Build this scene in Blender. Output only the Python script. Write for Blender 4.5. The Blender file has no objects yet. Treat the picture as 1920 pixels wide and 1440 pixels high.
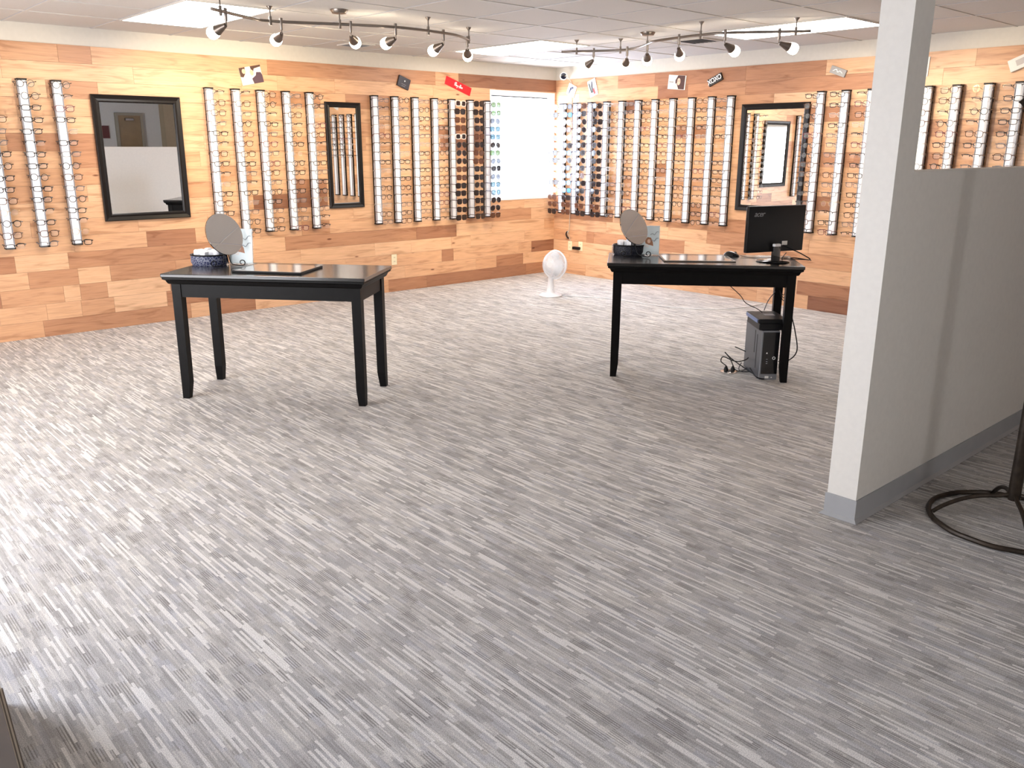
import bpy, bmesh, math, random
from mathutils import Vector, Matrix
PI = math.pi
rnd = random.Random(11)
S = bpy.context.scene
COL = S.collection

# ------------------------------------------------------------------ camera
YAW, PITCH, ROLL = 0.838048853, 0.272594484, 0.00239
CAM = Vector((-7.7515, -7.8199, 1.55))
fw = Vector((math.cos(PITCH)*math.cos(YAW), math.cos(PITCH)*math.sin(YAW), -math.sin(PITCH)))
r0 = Vector((math.sin(YAW), -math.cos(YAW), 0)); u0 = r0.cross(fw)
rr = math.cos(ROLL)*r0 + math.sin(ROLL)*u0; uu = -math.sin(ROLL)*r0 + math.cos(ROLL)*u0
cd = bpy.data.cameras.new('camera'); cam = bpy.data.objects.new('camera', cd); COL.objects.link(cam)
M = Matrix((rr, uu, -fw)).transposed().to_4x4(); M.translation = CAM
cam.matrix_world = M
cd.sensor_width = 36; cd.lens = 1592.23*36/1920; cd.clip_start = .02
S.camera = cam
# ------------------------------------------------------------------ world, exposure, daylight
S.view_settings.view_transform = 'Standard'; S.view_settings.look = 'None'
S.view_settings.exposure = 0.58; S.view_settings.gamma = 1
S.view_settings.use_curve_mapping = False
W_STR = 10
w = bpy.data.worlds.new('world'); S.world = w; w.use_nodes = True
_nt = w.node_tree; bg = _nt.nodes['Background']; bg.inputs[1].default_value = W_STR
_tc = _nt.nodes.new('ShaderNodeTexCoord'); _sp = _nt.nodes.new('ShaderNodeSeparateXYZ'); _mr = _nt.nodes.new('ShaderNodeMapRange'); _mx = _nt.nodes.new('ShaderNodeMix')
_mx.data_type = 'RGBA'; _mr.inputs[1].default_value = .45; _mr.inputs[2].default_value = .9      # the open northern sky is bluer and brighter than the street side
_mx.inputs[6].default_value = (.97, .965, 1.0, 1); _mx.inputs[7].default_value = (1.7, 1.95, 2.5, 1)
_nt.links.new(_tc.outputs['Generated'], _sp.inputs[0]); _nt.links.new(_sp.outputs[1], _mr.inputs[0]); _nt.links.new(_mr.outputs[0], _mx.inputs[0]); _nt.links.new(_mx.outputs[2], bg.inputs[0])
def portal(name, loc, rot, sx, sy):
    l = bpy.data.lights.new(name, 'AREA'); l.shape = 'RECTANGLE'; l.size = sx; l.size_y = sy
    l.cycles.is_portal = True
    o = bpy.data.objects.new(name, l); COL.objects.link(o); o.location = loc; o.rotation_euler = rot
    return o
portal('daylight_portal_corner', (-.55, .14, 1.553), (-PI/2, 0, 0), 1.06, 1.27)      # looks in through window_1 (-Y)
portal('daylight_portal_front', (-8.80, -3.05, 1.10), (0, -PI/2, 0), 1.7, 3.1)        # looks in through window_2 (+X)
portal('fill_portal_back', (-6.0, -10.80, 1.5), (PI/2, 0, 0), 1.2, 1.0)           # looks in through the added, unseen fill_window_3 (+Y)
# strengths of the room's own lamps (used by the lamp builders further down)
SPOT_W = 58.0; SHADE_E = 14.0; TROFFER_E = 9.5
WARM = (1.0, .80, .52)
S.cycles.max_bounces = 8; S.cycles.diffuse_bounces = 4; S.cycles.glossy_bounces = 5
S.cycles.transmission_bounces = 6; S.cycles.transparent_max_bounces = 16
S.cycles.sample_clamp_indirect = 6; S.cycles.caustics_reflective = False; S.cycles.caustics_refractive = False
try:
    S.cycles.use_denoising = True; S.cycles.use_light_tree = True
except Exception: pass

# ------------------------------------------------------------------ materials
def mat(name, col, rough=.5, metal=0, emit=None, es=0, coat=0, trans=0, ior=1.45, spec=None, alpha=1):
    m = bpy.data.materials.new(name); m.use_nodes = True
    b = m.node_tree.nodes['Principled BSDF']
    b.inputs['Base Color'].default_value = (*col, 1); b.inputs['Roughness'].default_value = rough
    b.inputs['Metallic'].default_value = metal
    if emit: b.inputs['Emission Color'].default_value = (*emit, 1); b.inputs['Emission Strength'].default_value = es
    if coat: b.inputs['Coat Weight'].default_value = coat; b.inputs['Coat Roughness'].default_value = .12
    if trans: b.inputs['Transmission Weight'].default_value = trans; b.inputs['IOR'].default_value = ior
    if spec is not None: b.inputs['Specular IOR Level'].default_value = spec
    if alpha < 1: b.inputs['Alpha'].default_value = alpha
    return m
class NT:
    def __init__(s, m): s.t = m.node_tree; s.b = s.t.nodes['Principled BSDF']
    def n(s, typ, **k):
        x = s.t.nodes.new(typ)
        for a, v in k.items(): setattr(x, a, v)
        return x
    def l(s, a, b): s.t.links.new(a, b)
    def math(s, op, a, b=None):
        x = s.n('ShaderNodeMath', operation=op)
        for i, v in enumerate((a, b)):
            if v is None: continue
            if isinstance(v, (int, float)): x.inputs[i].default_value = v
            else: s.l(v, x.inputs[i])
        return x.outputs[0]
    def mix(s, fac, a, b, mode='MIX'):
        x = s.n('ShaderNodeMix', data_type='RGBA', blend_type=mode)
        for i, v in ((0, fac), (6, a), (7, b)):
            if isinstance(v, (int, float)): x.inputs[i].default_value = v
            elif isinstance(v, tuple): x.inputs[i].default_value = (*v, 1)
            else: s.l(v, x.inputs[i])
        return x.outputs[2]
    def ramp(s, fac, stops):
        x = s.n('ShaderNodeValToRGB'); e = x.color_ramp.elements
        while len(e) < len(stops): e.new(.5)
        for i, (p_, c) in enumerate(stops): e[i].position = p_; e[i].color = (*c, 1)
        s.l(fac, x.inputs[0]); return x.outputs[0]
    def bump(s, h, st, d=.01):
        x = s.n('ShaderNodeBump'); x.inputs['Strength'].default_value = st; x.inputs['Distance'].default_value = d
        s.l(h, x.inputs['Height']); s.l(x.outputs[0], s.b.inputs['Normal'])
def m_wood():
    m = mat('maple_planks', (.7, .45, .28), .38, spec=.35); t = NT(m)
    at = t.n('ShaderNodeAttribute', attribute_name='plank'); sep = t.n('ShaderNodeSeparateColor'); t.l(at.outputs['Color'], sep.inputs[0])
    tone, ra, rb = sep.outputs
    tc = t.n('ShaderNodeTexCoord'); off = t.n('ShaderNodeVectorMath', operation='MULTIPLY_ADD')
    cmb = t.n('ShaderNodeCombineXYZ'); t.l(ra, cmb.inputs[0]); t.l(ra, cmb.inputs[1]); t.l(rb, cmb.inputs[2])
    t.l(cmb.outputs[0], off.inputs[0]); off.inputs[1].default_value = (37, 37, 19); t.l(tc.outputs['Object'], off.inputs[2])
    mp = t.n('ShaderNodeMapping'); mp.inputs['Scale'].default_value = (1.1, 1.1, 9); t.l(off.outputs[0], mp.inputs[0])
    n1 = t.n('ShaderNodeTexNoise'); n1.inputs['Scale'].default_value = 2.2; n1.inputs['Detail'].default_value = 5; n1.inputs['Distortion'].default_value = 1.2
    t.l(mp.outputs[0], n1.inputs['Vector'])
    mp2 = t.n('ShaderNodeMapping'); mp2.inputs['Scale'].default_value = (2, 2, 60); t.l(off.outputs[0], mp2.inputs[0])
    n2 = t.n('ShaderNodeTexNoise'); n2.inputs['Scale'].default_value = 3; n2.inputs['Detail'].default_value = 6; n2.inputs['Distortion'].default_value = .6
    t.l(mp2.outputs[0], n2.inputs['Vector'])
    base = t.ramp(tone, [(0, (.77, .50, .315)), (.25, (.66, .385, .225)), (.5, (.46, .235, .135)), (.8, (.28, .13, .08))])
    big = t.ramp(n1.outputs['Fac'], [(.3, (.58, .47, .39)), (.46, (.93, .90, .88)), (.75, (1.08, 1.06, 1.0))])
    c = t.mix(.75, base, big, 'MULTIPLY')
    fine = t.ramp(n2.outputs['Fac'], [(.35, (.82, .76, .7)), (.6, (1.04, 1.03, 1.02))])
    c = t.mix(.6, c, fine, 'MULTIPLY')
    # small knots
    mp3 = t.n('ShaderNodeMapping'); mp3.inputs['Scale'].default_value = (1.3, 1.3, 4.0); t.l(off.outputs[0], mp3.inputs[0])
    vo = t.n('ShaderNodeTexVoronoi'); vo.inputs['Scale'].default_value = 1.7; t.l(mp3.outputs[0], vo.inputs['Vector'])
    k = t.ramp(vo.outputs['Distance'], [(.035, (.22, .09, .05)), (.075, (1, 1, 1))])
    c = t.mix(.85, c, k, 'MULTIPLY')
    t.l(c, t.b.inputs['Base Color'])
    t.bump(n2.outputs['Fac'], .12, .002)
    return m
def m_carpet():
    m = mat('striated_carpet', (.4, .37, .34), .95, spec=.1); t = NT(m)
    tc = t.n('ShaderNodeTexCoord'); sp = t.n('ShaderNodeSeparateXYZ'); t.l(tc.outputs['Object'], sp.inputs[0])
    x, y = sp.outputs[0], sp.outputs[1]
    def layer(wd, ln, seed):
        cx = t.math('FLOOR', t.math('DIVIDE', x, wd))
        wn = t.n('ShaderNodeTexWhiteNoise', noise_dimensions='1D'); t.l(t.math('ADD', cx, seed), wn.inputs['W'])
        cy = t.math('FLOOR', t.math('ADD', t.math('DIVIDE', y, ln), t.math('MULTIPLY', wn.outputs['Value'], 17.0)))
        cb = t.n('ShaderNodeCombineXYZ'); t.l(cx, cb.inputs[0]); t.l(cy, cb.inputs[1]); cb.inputs[2].default_value = seed
        w2 = t.n('ShaderNodeTexWhiteNoise', noise_dimensions='3D'); t.l(cb.outputs[0], w2.inputs['Vector'])
        return w2.outputs['Value']
    a = layer(.0046, .10, 3.1); b_ = layer(.019, .075, 8.7); c_ = layer(.0085, .16, 15.3)
    d = layer(.10, .16, 21.9); e_ = layer(.031, .07, 33.3); g_ = layer(.019, .11, 41.7)
    base = t.ramp(b_, [(0, (.43, .405, .378)), (.4, (.485, .462, .44)), (.7, (.53, .502, .47)), (1, (.49, .475, .475))])
    base = t.mix(.5, base, t.ramp(d, [(0, (.88, .88, .90)), (1, (1.12, 1.11, 1.08))]), 'MULTIPLY')
    base = t.mix(.6, base, t.ramp(g_, [(0, (.88, .88, .88)), (.75, (1.0, 1.0, 1.0)), (.8, (1.2, 1.2, 1.18))]), 'MULTIPLY')
    st = t.ramp(a, [(0, (.80, .79, .78)), (.3, (.96, .96, .96)), (.75, (1.05, 1.05, 1.05)), (.9, (1.2, 1.2, 1.18))])
    c = t.mix(1.0, base, st, 'MULTIPLY')
    dk = t.math('MULTIPLY', t.math('GREATER_THAN', e_, .84), t.math('LESS_THAN', t.math('FRACT', t.math('DIVIDE', x, .0078)), .4))
    c = t.mix(t.math('MULTIPLY', dk, .6), c, (.17, .15, .135))
    c = t.mix(t.math('MULTIPLY', t.math('GREATER_THAN', c_, .84), .85), c, (.78, .745, .70))
    no = t.n('ShaderNodeTexNoise'); no.inputs['Scale'].default_value = 330; no.inputs['Detail'].default_value = 3
    t.l(tc.outputs['Object'], no.inputs['Vector'])
    c = t.mix(.8, c, t.ramp(no.outputs['Fac'], [(.32, (.62, .62, .62)), (.68, (1.28, 1.28, 1.28))]), 'MULTIPLY')
    t.l(c, t.b.inputs['Base Color'])
    t.bump(no.outputs['Fac'], .6, .004)
    return m
def noisy(name, col, rough, scale, amt, bump=0, **k):
    m = mat(name, col, rough, **k); t = NT(m)
    tc = t.n('ShaderNodeTexCoord'); no = t.n('ShaderNodeTexNoise'); no.inputs['Scale'].default_value = scale; no.inputs['Detail'].default_value = 4
    t.l(tc.outputs['Object'], no.inputs['Vector'])
    f = t.ramp(no.outputs['Fac'], [(.3, (1-amt,)*3), (.7, (1+amt*.5,)*3)])
    t.l(t.mix(1, col, f, 'MULTIPLY'), t.b.inputs['Base Color'])
    if bump: t.bump(no.outputs['Fac'], bump, .003)
    return m
MW = m_wood(); MC = m_carpet()
M_paint = noisy('cream_wall_paint', (.66, .62, .55), .7, 30, .03, .05)
M_part = noisy('grey_partition_paint', (.74, .705, .64), .6, 40, .03, .05)
M_ceil = noisy('ceiling_tile_board', (.58, .56, .53), .9, 160, .06, .15)
M_grid = mat('ceiling_grid_white', (.60, .575, .54), .7, spec=.2)
M_gap = mat('dark_gap', (.10, .07, .05), .9)
M_black = noisy('black_satin_lacquer', (.0035, .003, .003), .45, 25, .3, spec=.12)
M_blacktop = noisy('black_glossy_tabletop', (.004, .0035, .0035), .25, 25, .3, coat=.45)
M_blackp = mat('black_plastic', (.006, .006, .007), .42, spec=.25)
M_blackg = mat('black_gloss_plastic', (.008, .008, .009), .12, coat=.5)
M_frame = mat('espresso_mirror_frame', (.007, .005, .0045), .38, spec=.25)
M_mirror = mat('mirror_silver', (.90, .91, .91), .0, 1)
M_white = mat('white_plastic', (.86, .86, .87), .35)
M_rod = mat('white_acrylic_rod', (.86, .87, .92), .25)
M_clip = mat('grey_rod_clips', (.35, .36, .40), .4)
M_nickel = mat('brushed_nickel', (.23, .20, .175), .35, 1)
M_dknickel = mat('dark_nickel_socket', (.17, .14, .12), .38, 1)
M_bulb = mat('frosted_glass_lit', (.9, .85, .75), .4, emit=(1, .86, .66), es=SHADE_E)
M_diff = mat('troffer_diffuser_lit', (.9, .9, .9), .5, emit=(1, .97, .95), es=TROFFER_E)
M_base = noisy('grey_vinyl_cove', (.36, .36, .36), .35, 12, .05)
M_bronze = noisy('dark_bronze_iron', (.045, .032, .022), .45, 30, .4, .3, metal=.6)
M_win = mat('white_window_vinyl', (.86, .87, .88), .4)
M_ivory = mat('ivory_outlet', (.80, .72, .50), .4)
M_dark = mat('slot_dark', (.02, .02, .02), .6)
M_door = noisy('brown_veneer_door', (.30, .19, .085), .4, 6, .15)
M_tan = noisy('tan_back_wall', (.46, .36, .23), .7, 20, .04)
M_red = mat('dark_red_canvas', (.13, .03, .025), .6)

def tint(name, col, alpha, rough=.08, metal=0):
    m = bpy.data.materials.new(name); m.use_nodes = True; nt = m.node_tree; nt.nodes.clear()
    out = nt.nodes.new('ShaderNodeOutputMaterial'); mx = nt.nodes.new('ShaderNodeMixShader'); tr = nt.nodes.new('ShaderNodeBsdfTransparent'); g = nt.nodes.new('ShaderNodeBsdfPrincipled')
    g.inputs['Base Color'].default_value = (*col, 1); g.inputs['Roughness'].default_value = rough; g.inputs['Metallic'].default_value = metal
    mx.inputs[0].default_value = alpha
    nt.links.new(tr.outputs[0], mx.inputs[1]); nt.links.new(g.outputs[0], mx.inputs[2]); nt.links.new(mx.outputs[0], out.inputs[0]); return m
M_glass = tint('window_glass', (.9, .95, 1), .04, .02)
# ------------------------------------------------------------------ mesh helpers
def bx(bm, c, s, rot=None, bevel=0):
    m = Matrix.Translation(c) @ (rot.to_4x4() if rot else Matrix()) @ Matrix.Diagonal((*s, 1))
    r = bmesh.ops.create_cube(bm, size=1, matrix=m)
    if bevel:
        es = {e for v in r['verts'] for e in v.link_edges}
        bmesh.ops.bevel(bm, geom=list(es), offset=bevel, segments=2, affect='EDGES', profile=.5)
    return r['verts']
def bb(bm, x0, x1, y0, y1, z0, z1, bevel=0):
    return bx(bm, ((x0+x1)/2, (y0+y1)/2, (z0+z1)/2), (abs(x1-x0), abs(y1-y0), abs(z1-z0)), bevel=bevel)
def tube(bm, pts, r, n=8, closed=False, cap=True):
    pts = [Vector(p) for p in pts]; rings = []; N = len(pts); nrm = None
    for i, p in enumerate(pts):
        if closed: d = pts[(i+1) % N] - pts[i-1]
        else: d = pts[min(i+1, N-1)] - pts[max(i-1, 0)]
        d.normalize()
        if nrm is None:
            a = Vector((0, 0, 1)) if abs(d.z) < .9 else Vector((1, 0, 0)); nrm = d.cross(a).normalized()
        else:
            nrm = (nrm - d*nrm.dot(d)).normalized()
        b = d.cross(nrm); ri = r[i] if isinstance(r, (list, tuple)) else r
        rings.append([bm.verts.new(p + (nrm*math.cos(2*PI*k/n) + b*math.sin(2*PI*k/n))*ri) for k in range(n)])
    for i in range(N if closed else N-1):
        A, B = rings[i], rings[(i+1) % N]
        for k in range(n): bm.faces.new((A[k], A[(k+1) % n], B[(k+1) % n], B[k]))
    if cap and not closed:
        bm.faces.new(rings[0][::-1]); bm.faces.new(rings[-1])
def lathe(bm, prof, n=24, mtx=None):
    rings = []
    for r, z in prof:
        if r < 1e-5: rings.append([bm.verts.new((0, 0, z))])
        else: rings.append([bm.verts.new((r*math.cos(2*PI*k/n), r*math.sin(2*PI*k/n), z)) for k in range(n)])
    for A, B in zip(rings, rings[1:]):
        for k in range(n):
            a, b = A[k % len(A)], A[(k+1) % len(A)]; c, d = B[(k+1) % len(B)], B[k % len(B)]
            f = [a, b, c, d]; g = []
            for v in f:
                if v not in g: g.append(v)
            if len(g) > 2: bm.faces.new(g)
    if len(rings[0]) > 1: bm.faces.new(rings[0][::-1])
    if len(rings[-1]) > 1: bm.faces.new(rings[-1])
    if mtx is not None: bmesh.ops.transform(bm, matrix=mtx, verts=[v for R_ in rings for v in R_])
def prism(bm, poly, d, mtx=None):
    a = [bm.verts.new((x, y, 0)) for x, y in poly]; b = [bm.verts.new((x, y, d)) for x, y in poly]; n = len(a)
    bm.faces.new(a[::-1]); bm.faces.new(b)
    for i in range(n): bm.faces.new((a[i], a[(i+1) % n], b[(i+1) % n], b[i]))
    if mtx is not None: bmesh.ops.transform(bm, matrix=mtx, verts=a+b)
def smooth_path(pts, n=8):
    pts = [Vector(p) for p in pts]; o = []
    for i in range(len(pts)-1):
        p0, p1, p2, p3 = pts[max(i-1, 0)], pts[i], pts[i+1], pts[min(i+2, len(pts)-1)]
        for k in range(n):
            t = k/n
            o.append(.5*((2*p1)+(-p0+p2)*t+(2*p0-5*p1+4*p2-p3)*t*t+(-p0+3*p1-3*p2+p3)*t*t*t))
    return o+[pts[-1]]
def mesh(name, bm, smooth=False):
    bmesh.ops.recalc_face_normals(bm, faces=bm.faces)
    me = bpy.data.meshes.new(name); bm.to_mesh(me); bm.free()
    if smooth:
        for p in me.polygons: p.use_smooth = True
        try: me.set_sharp_from_angle(angle=math.radians(40))
        except Exception: pass
    return me
def obj(name, bm, m, parent=None, smooth=False, label=None):
    me = bm if isinstance(bm, bpy.types.Mesh) else mesh(name, bm, smooth)
    if not me.materials: me.materials.append(m)
    o = bpy.data.objects.new(name, me); COL.objects.link(o)
    if parent: o.parent = parent
    if label: o['label'] = label
    return o
def tag(o, label, cat, group=None):
    o['label'] = label; o['category'] = cat
    if group: o['group'] = group
    return o
def thing(name, label, cat, loc=(0, 0, 0), rz=0, group=None, rot=None):
    o = bpy.data.objects.new(name, None); o.empty_display_size = .05; COL.objects.link(o)
    o.location = loc; o.rotation_euler = rot if rot else (0, 0, rz)
    return tag(o, label, cat, group)
def struct(name, bm, m, parent=None, smooth=False):
    o = obj(name, bm, m, parent, smooth)
    if not parent: o['kind'] = 'structure'
    return o
def B(): return bmesh.new()
def text_mesh(s, size, extr=.0008, shear=0, space=1.0, bold=0):
    c = bpy.data.curves.new('lettering', 'FONT'); c.body = s; c.size = size; c.extrude = extr; c.shear = shear
    c.align_x = 'CENTER'; c.align_y = 'CENTER'; c.space_character = space; c.offset = bold
    o = bpy.data.objects.new('lettering', c); COL.objects.link(o)
    dg = bpy.context.evaluated_depsgraph_get(); dg.update()
    me = bpy.data.meshes.new_from_object(o.evaluated_get(dg)); bpy.data.objects.remove(o); me.name = 'lettering'
    me.materials.clear(); return me

# ------------------------------------------------------------------ room shell
CZ = 2.47; XW = -8.75; YS = -10.6
bm = B(); bb(bm, XW-.15, .15, YS-.15, .15, -.06, 0); struct('floor', bm, MC)
bm = B(); bb(bm, XW-.15, .15, YS-.15, .15, CZ, CZ+.08); CEIL = struct('ceiling', bm, M_ceil)
bm = B()                                                     # T-bar grid of the drop ceiling
x = -.85
while x > XW: bb(bm, x-.010, x+.010, YS, 0, CZ-.004, CZ+.001); x -= .64
y = -.68
while y > YS: bb(bm, XW, 0, y-.010, y+.010, CZ-.0045, CZ+.001); y -= .635
obj('ceiling_grid', bm, M_grid, CEIL)
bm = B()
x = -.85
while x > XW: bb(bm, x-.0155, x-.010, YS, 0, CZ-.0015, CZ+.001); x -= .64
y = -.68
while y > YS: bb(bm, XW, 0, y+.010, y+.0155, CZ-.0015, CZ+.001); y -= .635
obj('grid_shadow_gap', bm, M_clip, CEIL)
# window_1 opening in the left (north) wall
WX0, WX1, WZ0, WZ1 = -1.075, -.03, .93, 2.18
bm = B()
bb(bm, XW, WX0, 0.006, .15, 0, CZ); bb(bm, WX1, .15, 0.006, .15, 0, CZ)
bb(bm, WX0, WX1, 0.006, .15, 0, WZ0); bb(bm, WX0, WX1, 0.006, .15, WZ1, CZ)
bb(bm, XW, 0, 0, .006, 2.329, CZ)
WL = struct('wall_left', bm, M_paint)
bm = B(); bb(bm, 0.006, .15, YS, .006, 0, CZ); bb(bm, 0, .006, YS, 0, 2.329, CZ); WR = struct('wall_right', bm, M_paint)
# plank cladding, every board with its own tone and grain offset
TL = [(16,-6.02,-5.61,.35),(16,-5.61,-5.36,.45),(16,-5.36,-3.81,.2),(16,-3.81,-1.85,.42),(16,-1.85,-1.53,.15),(16,-1.53,0,.7),(15,-6.03,-5.04,.1),(15,-5.04,-4.08,.05),(14,-5.73,-5.34,.45),(11,-6.07,-5.41,.5),(10,-5.6,-5.2,.45),(9,-6.14,-5.4,.3),(5,-5.08,-4.64,.6),(4,-5.74,-4.48,.45),(4,-6.5,-6.14,.5),(3,-5.42,-4.85,.42),(3,-6.06,-5.68,.42),(2,-5.68,-5.46,.4),(0,-6,-4.75,.45),(0,-4.46,-4.11,.6),(0,-2.55,-2.03,.5),(0,-2.03,-.49,.62),(0,-.49,0,.5),(7,-4.05,-3.25,.75),(8,-3.68,-3.25,.6),(4,-3.75,-2.16,.45),(14,-3.81,-3.27,.4),(2,-.4,0,.72),(2,-1.81,-1.64,.55),(1,-.98,-.54,.5),(5,-1.45,-.41,.4),(12,-1.9,-1.18,.6),(9,-4.42,-4.05,.35),(2,-6.28,-5.81,.3),(1,-4.96,-4.36,.5),(3,-4.84,-4.49,.35),(1,-6.31,-5.96,.2),(12,-2.92,-2.53,.35)]
TR = [(16,-.68,0,.3),(16,-1.01,-.68,.2),(16,-1.54,-1.01,.45),(16,-2.69,-1.54,.6),(16,-3.55,-2.69,.5),(15,-1.99,-1.59,.7),(15,-2.7,-1.99,.45),(15,-4.02,-2.7,.5),(14,-1.34,-1.12,.8),(14,-.94,-.52,.3),(12,-2.31,-1.87,.6),(9,-1.84,-1.6,.55),(8,-1.34,-.9,.45),(8,-2.33,-1.84,.3),(1,-4.01,-3.46,.6),(0,-4.4,-3.59,.8),(10,-3.91,-3.54,.5),(5,-1,-.29,.55),(3,-1.26,-.7,.4),(5,-2.57,-1.8,.4),(3,-2.85,-2.53,.4),(2,-3.4,-3,.35),(2,-1.89,-1.43,.3),(3,-.58,0,.3),(3,-4,-3.46,.35),(0,-3.01,-2.42,.25),(12,-5.29,-4.63,.35),(14,-4.9,-4.51,.2),(10,-5.05,-4.67,.3),(16,-5.22,-4.86,.3)]
def cladding(fixed, lo, axis, parent, seed, holes=()):
    rg = random.Random(seed); bm = B(); lay = bm.loops.layers.float_color.new('plank'); P = .137; g = .0007
    for row in range(17):
        fx = sorted([f[1:] for f in fixed if f[0] == row])
        segs = []; cur = lo
        def fill(a, b):
            while b-a > .02:
                L = rg.uniform(.25, 1.25); L = b-a if b-a-L < .18 else L
                t = rg.random(); t = rg.uniform(0, .22) if t < .76 else rg.uniform(.22, .5) if t < .95 else rg.uniform(.5, .75)
                segs.append((a, a+L, t)); a += L
        for a, b, t in fx:
            a = max(a, cur)
            if a > cur+.02: fill(cur, a)
            elif a > cur: a = cur
            if b > a: segs.append((a, b, t)); cur = b
        fill(cur, 0)
        for a, b, t in segs:
            z0, z1 = row*P+g, (row+1)*P-g; ra, rb = rg.random(), rg.random()
            pieces = [(a+g, b-g, z0, z1)]
            for (hx0, hx1, hz0, hz1) in holes:
                q = []
                for (p0, p1, q0, q1) in pieces:
                    if p1 <= hx0 or p0 >= hx1 or q1 <= hz0 or q0 >= hz1: q.append((p0, p1, q0, q1)); continue
                    if p0 < hx0: q.append((p0, hx0, q0, q1))
                    if p1 > hx1: q.append((hx1, p1, q0, q1))
                    if q0 < hz0: q.append((max(p0, hx0), min(p1, hx1), q0, hz0))
                    if q1 > hz1: q.append((max(p0, hx0), min(p1, hx1), hz1, q1))
                pieces = q
            for (p0, p1, q0, q1) in pieces:
                if p1-p0 < .002 or q1-q0 < .002: continue
                vs = bb(bm, p0, p1, -.008, .0055, q0, q1) if axis == 'x' else bb(bm, -.008, .0055, p0, p1, q0, q1)
                for f in {f for v in vs for f in v.link_faces}:
                    for lp in f.loops: lp[lay] = (t, ra, rb, 1)
    o = obj('plank_cladding', bm, MW, parent)
    b2 = B()
    if axis == 'x':
        bb(b2, lo, WX0, 0.0, .0058, 0, 2.329); bb(b2, WX0, WX1, 0, .0058, 0, WZ0); bb(b2, WX0, WX1, 0, .0058, WZ1, 2.329); bb(b2, WX1, 0, 0, .0058, 0, 2.329)
    else: bb(b2, 0.0, .0058, lo, 0, 0, 2.329)
    obj('backing_board', b2, M_gap, parent)
cladding(TL, -8.7, 'x', WL, 5, holes=[(WX0, WX1, WZ0, WZ1)])
cladding(TR, -10.5, 'y', WR, 9)
# west wall with shopfront window
bm = B(); a0, a1, z0, z1 = -4.6, -1.5, .25, 1.95
bb(bm, XW-.15, XW, YS, a0, 0, CZ); bb(bm, XW-.15, XW, a1, .15, 0, CZ); bb(bm, XW-.15, XW, a0, a1, 0, z0); bb(bm, XW-.15, XW, a0, a1, z1, CZ)
struct('wall_front', bm, M_paint)
bm = B()
for yy in (a0, -3.05, a1):
    bb(bm, XW-.1, XW-.04, yy-.03, yy+.03, z0, z1)
for zz in (z0, z1): bb(bm, XW-.1, XW-.04, a0-.03, a1+.03, zz-.03, zz+.03)
W2 = struct('window_2', bm, M_win)
bm = B(); bb(bm, XW-.075, XW-.069, a0+.02, a1-.02, z0+.02, z1-.02); obj('pane', bm, M_glass, W2)
# back (south) wall with doorway seen only in the mirrors
bm = B(); bb(bm, XW, -6.6, YS-.15, YS, 0, CZ); bb(bm, -5.4, .15, YS-.15, YS, 0, CZ); bb(bm, -6.6, -5.4, YS-.15, YS, 0, 1.0); bb(bm, -6.6, -5.4, YS-.15, YS, 2.0, CZ); struct('wall_back', bm, M_paint)
bm = B()
for xx in (-6.6, -6.0, -5.4): bb(bm, xx-.025, xx+.025, YS-.1, YS-.05, 1.0, 2.0)
for zz in (1.0, 2.0): bb(bm, -6.62, -5.38, YS-.1, YS-.05, zz-.025, zz+.025)
W3 = struct('fill_window_3', bm, M_win)  # unseen window added to brighten the partition's near side, lined up with the stand's shadow
bm = B(); bb(bm, -6.58, -5.42, YS-.08, YS-.075, 1.02, 1.98); obj('pane', bm, M_glass, W3)
bm = B(); bb(bm, -.95, -.002, YS+.002, YS+.25, 0, CZ); struct('wall_back_jog', bm, M_tan)
bm = B(); bb(bm, -1.79, -1.36, YS+.005, YS+.05, 0, 2.0)
D1 = struct('door_1', bm, M_door)
bm = B(); bb(bm, -1.84, -1.79, YS+.002, YS+.07, 0, 2.05); bb(bm, -1.36, -1.31, YS+.002, YS+.07, 0, 2.05); bb(bm, -1.79, -1.36, YS+.002, YS+.07, 2.0, 2.05)
obj('door_frame', bm, mat('door_frame_paint', (.33, .28, .20), .5), D1)
bm = B(); bb(bm, -1.66, -1.5, YS+.05, YS+.1, 1.90, 1.95, bevel=.005); obj('door_closer', bm, M_nickel, D1)
bm = B(); bb(bm, -2.35, -1.97, YS+.002, YS+.03, 1.56, 1.80, bevel=.003)
tag(obj('wall_picture', bm, M_red), 'dark red square picture on the back wall, seen in the big mirror', 'picture')

# window_1
bm = B()
y0, y1 = .0, .145; t_ = .02
bb(bm, WX0, WX0+t_, -.012, y1, WZ0, WZ1); bb(bm, WX1-t_, WX1, -.012, y1, WZ0, WZ1)
bb(bm, WX0+t_, WX1-t_, -.012, y1, WZ1-t_, WZ1); bb(bm, WX0+t_, WX1-t_, -.018, y1, WZ0, WZ0+.028)
W1 = struct('window_1', bm, M_win)
bm = B(); f = .035
bb(bm, WX0+t_, WX0+t_+f, .07, .12, WZ0+.028, WZ1-t_); bb(bm, WX1-t_-f, WX1-t_, .07, .12, WZ0+.028, WZ1-t_)
bb(bm, WX0+t_+f, WX1-t_-f, .07, .12, WZ1-t_-f, WZ1-t_); bb(bm, WX0+t_+f, WX1-t_-f, .07, .12, WZ0+.028, WZ0+.028+f)
obj('window_frame', bm, M_win, W1)
bm = B(); bb(bm, WX0+t_+f, WX1-t_-f, .066, .0695, WZ1-t_-f-.012, WZ1-t_-f); bb(bm, WX1-t_-f-.004, WX1-t_-f, .066, .0695, WZ0+.07, WZ1-t_-f-.012)
obj('window_gasket', bm, M_dark, W1)
bm = B(); bb(bm, WX0+t_+f, WX1-t_-f, .092, .097, WZ0+.06, WZ1-t_-f); obj('pane', bm, M_glass, W1)

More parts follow.
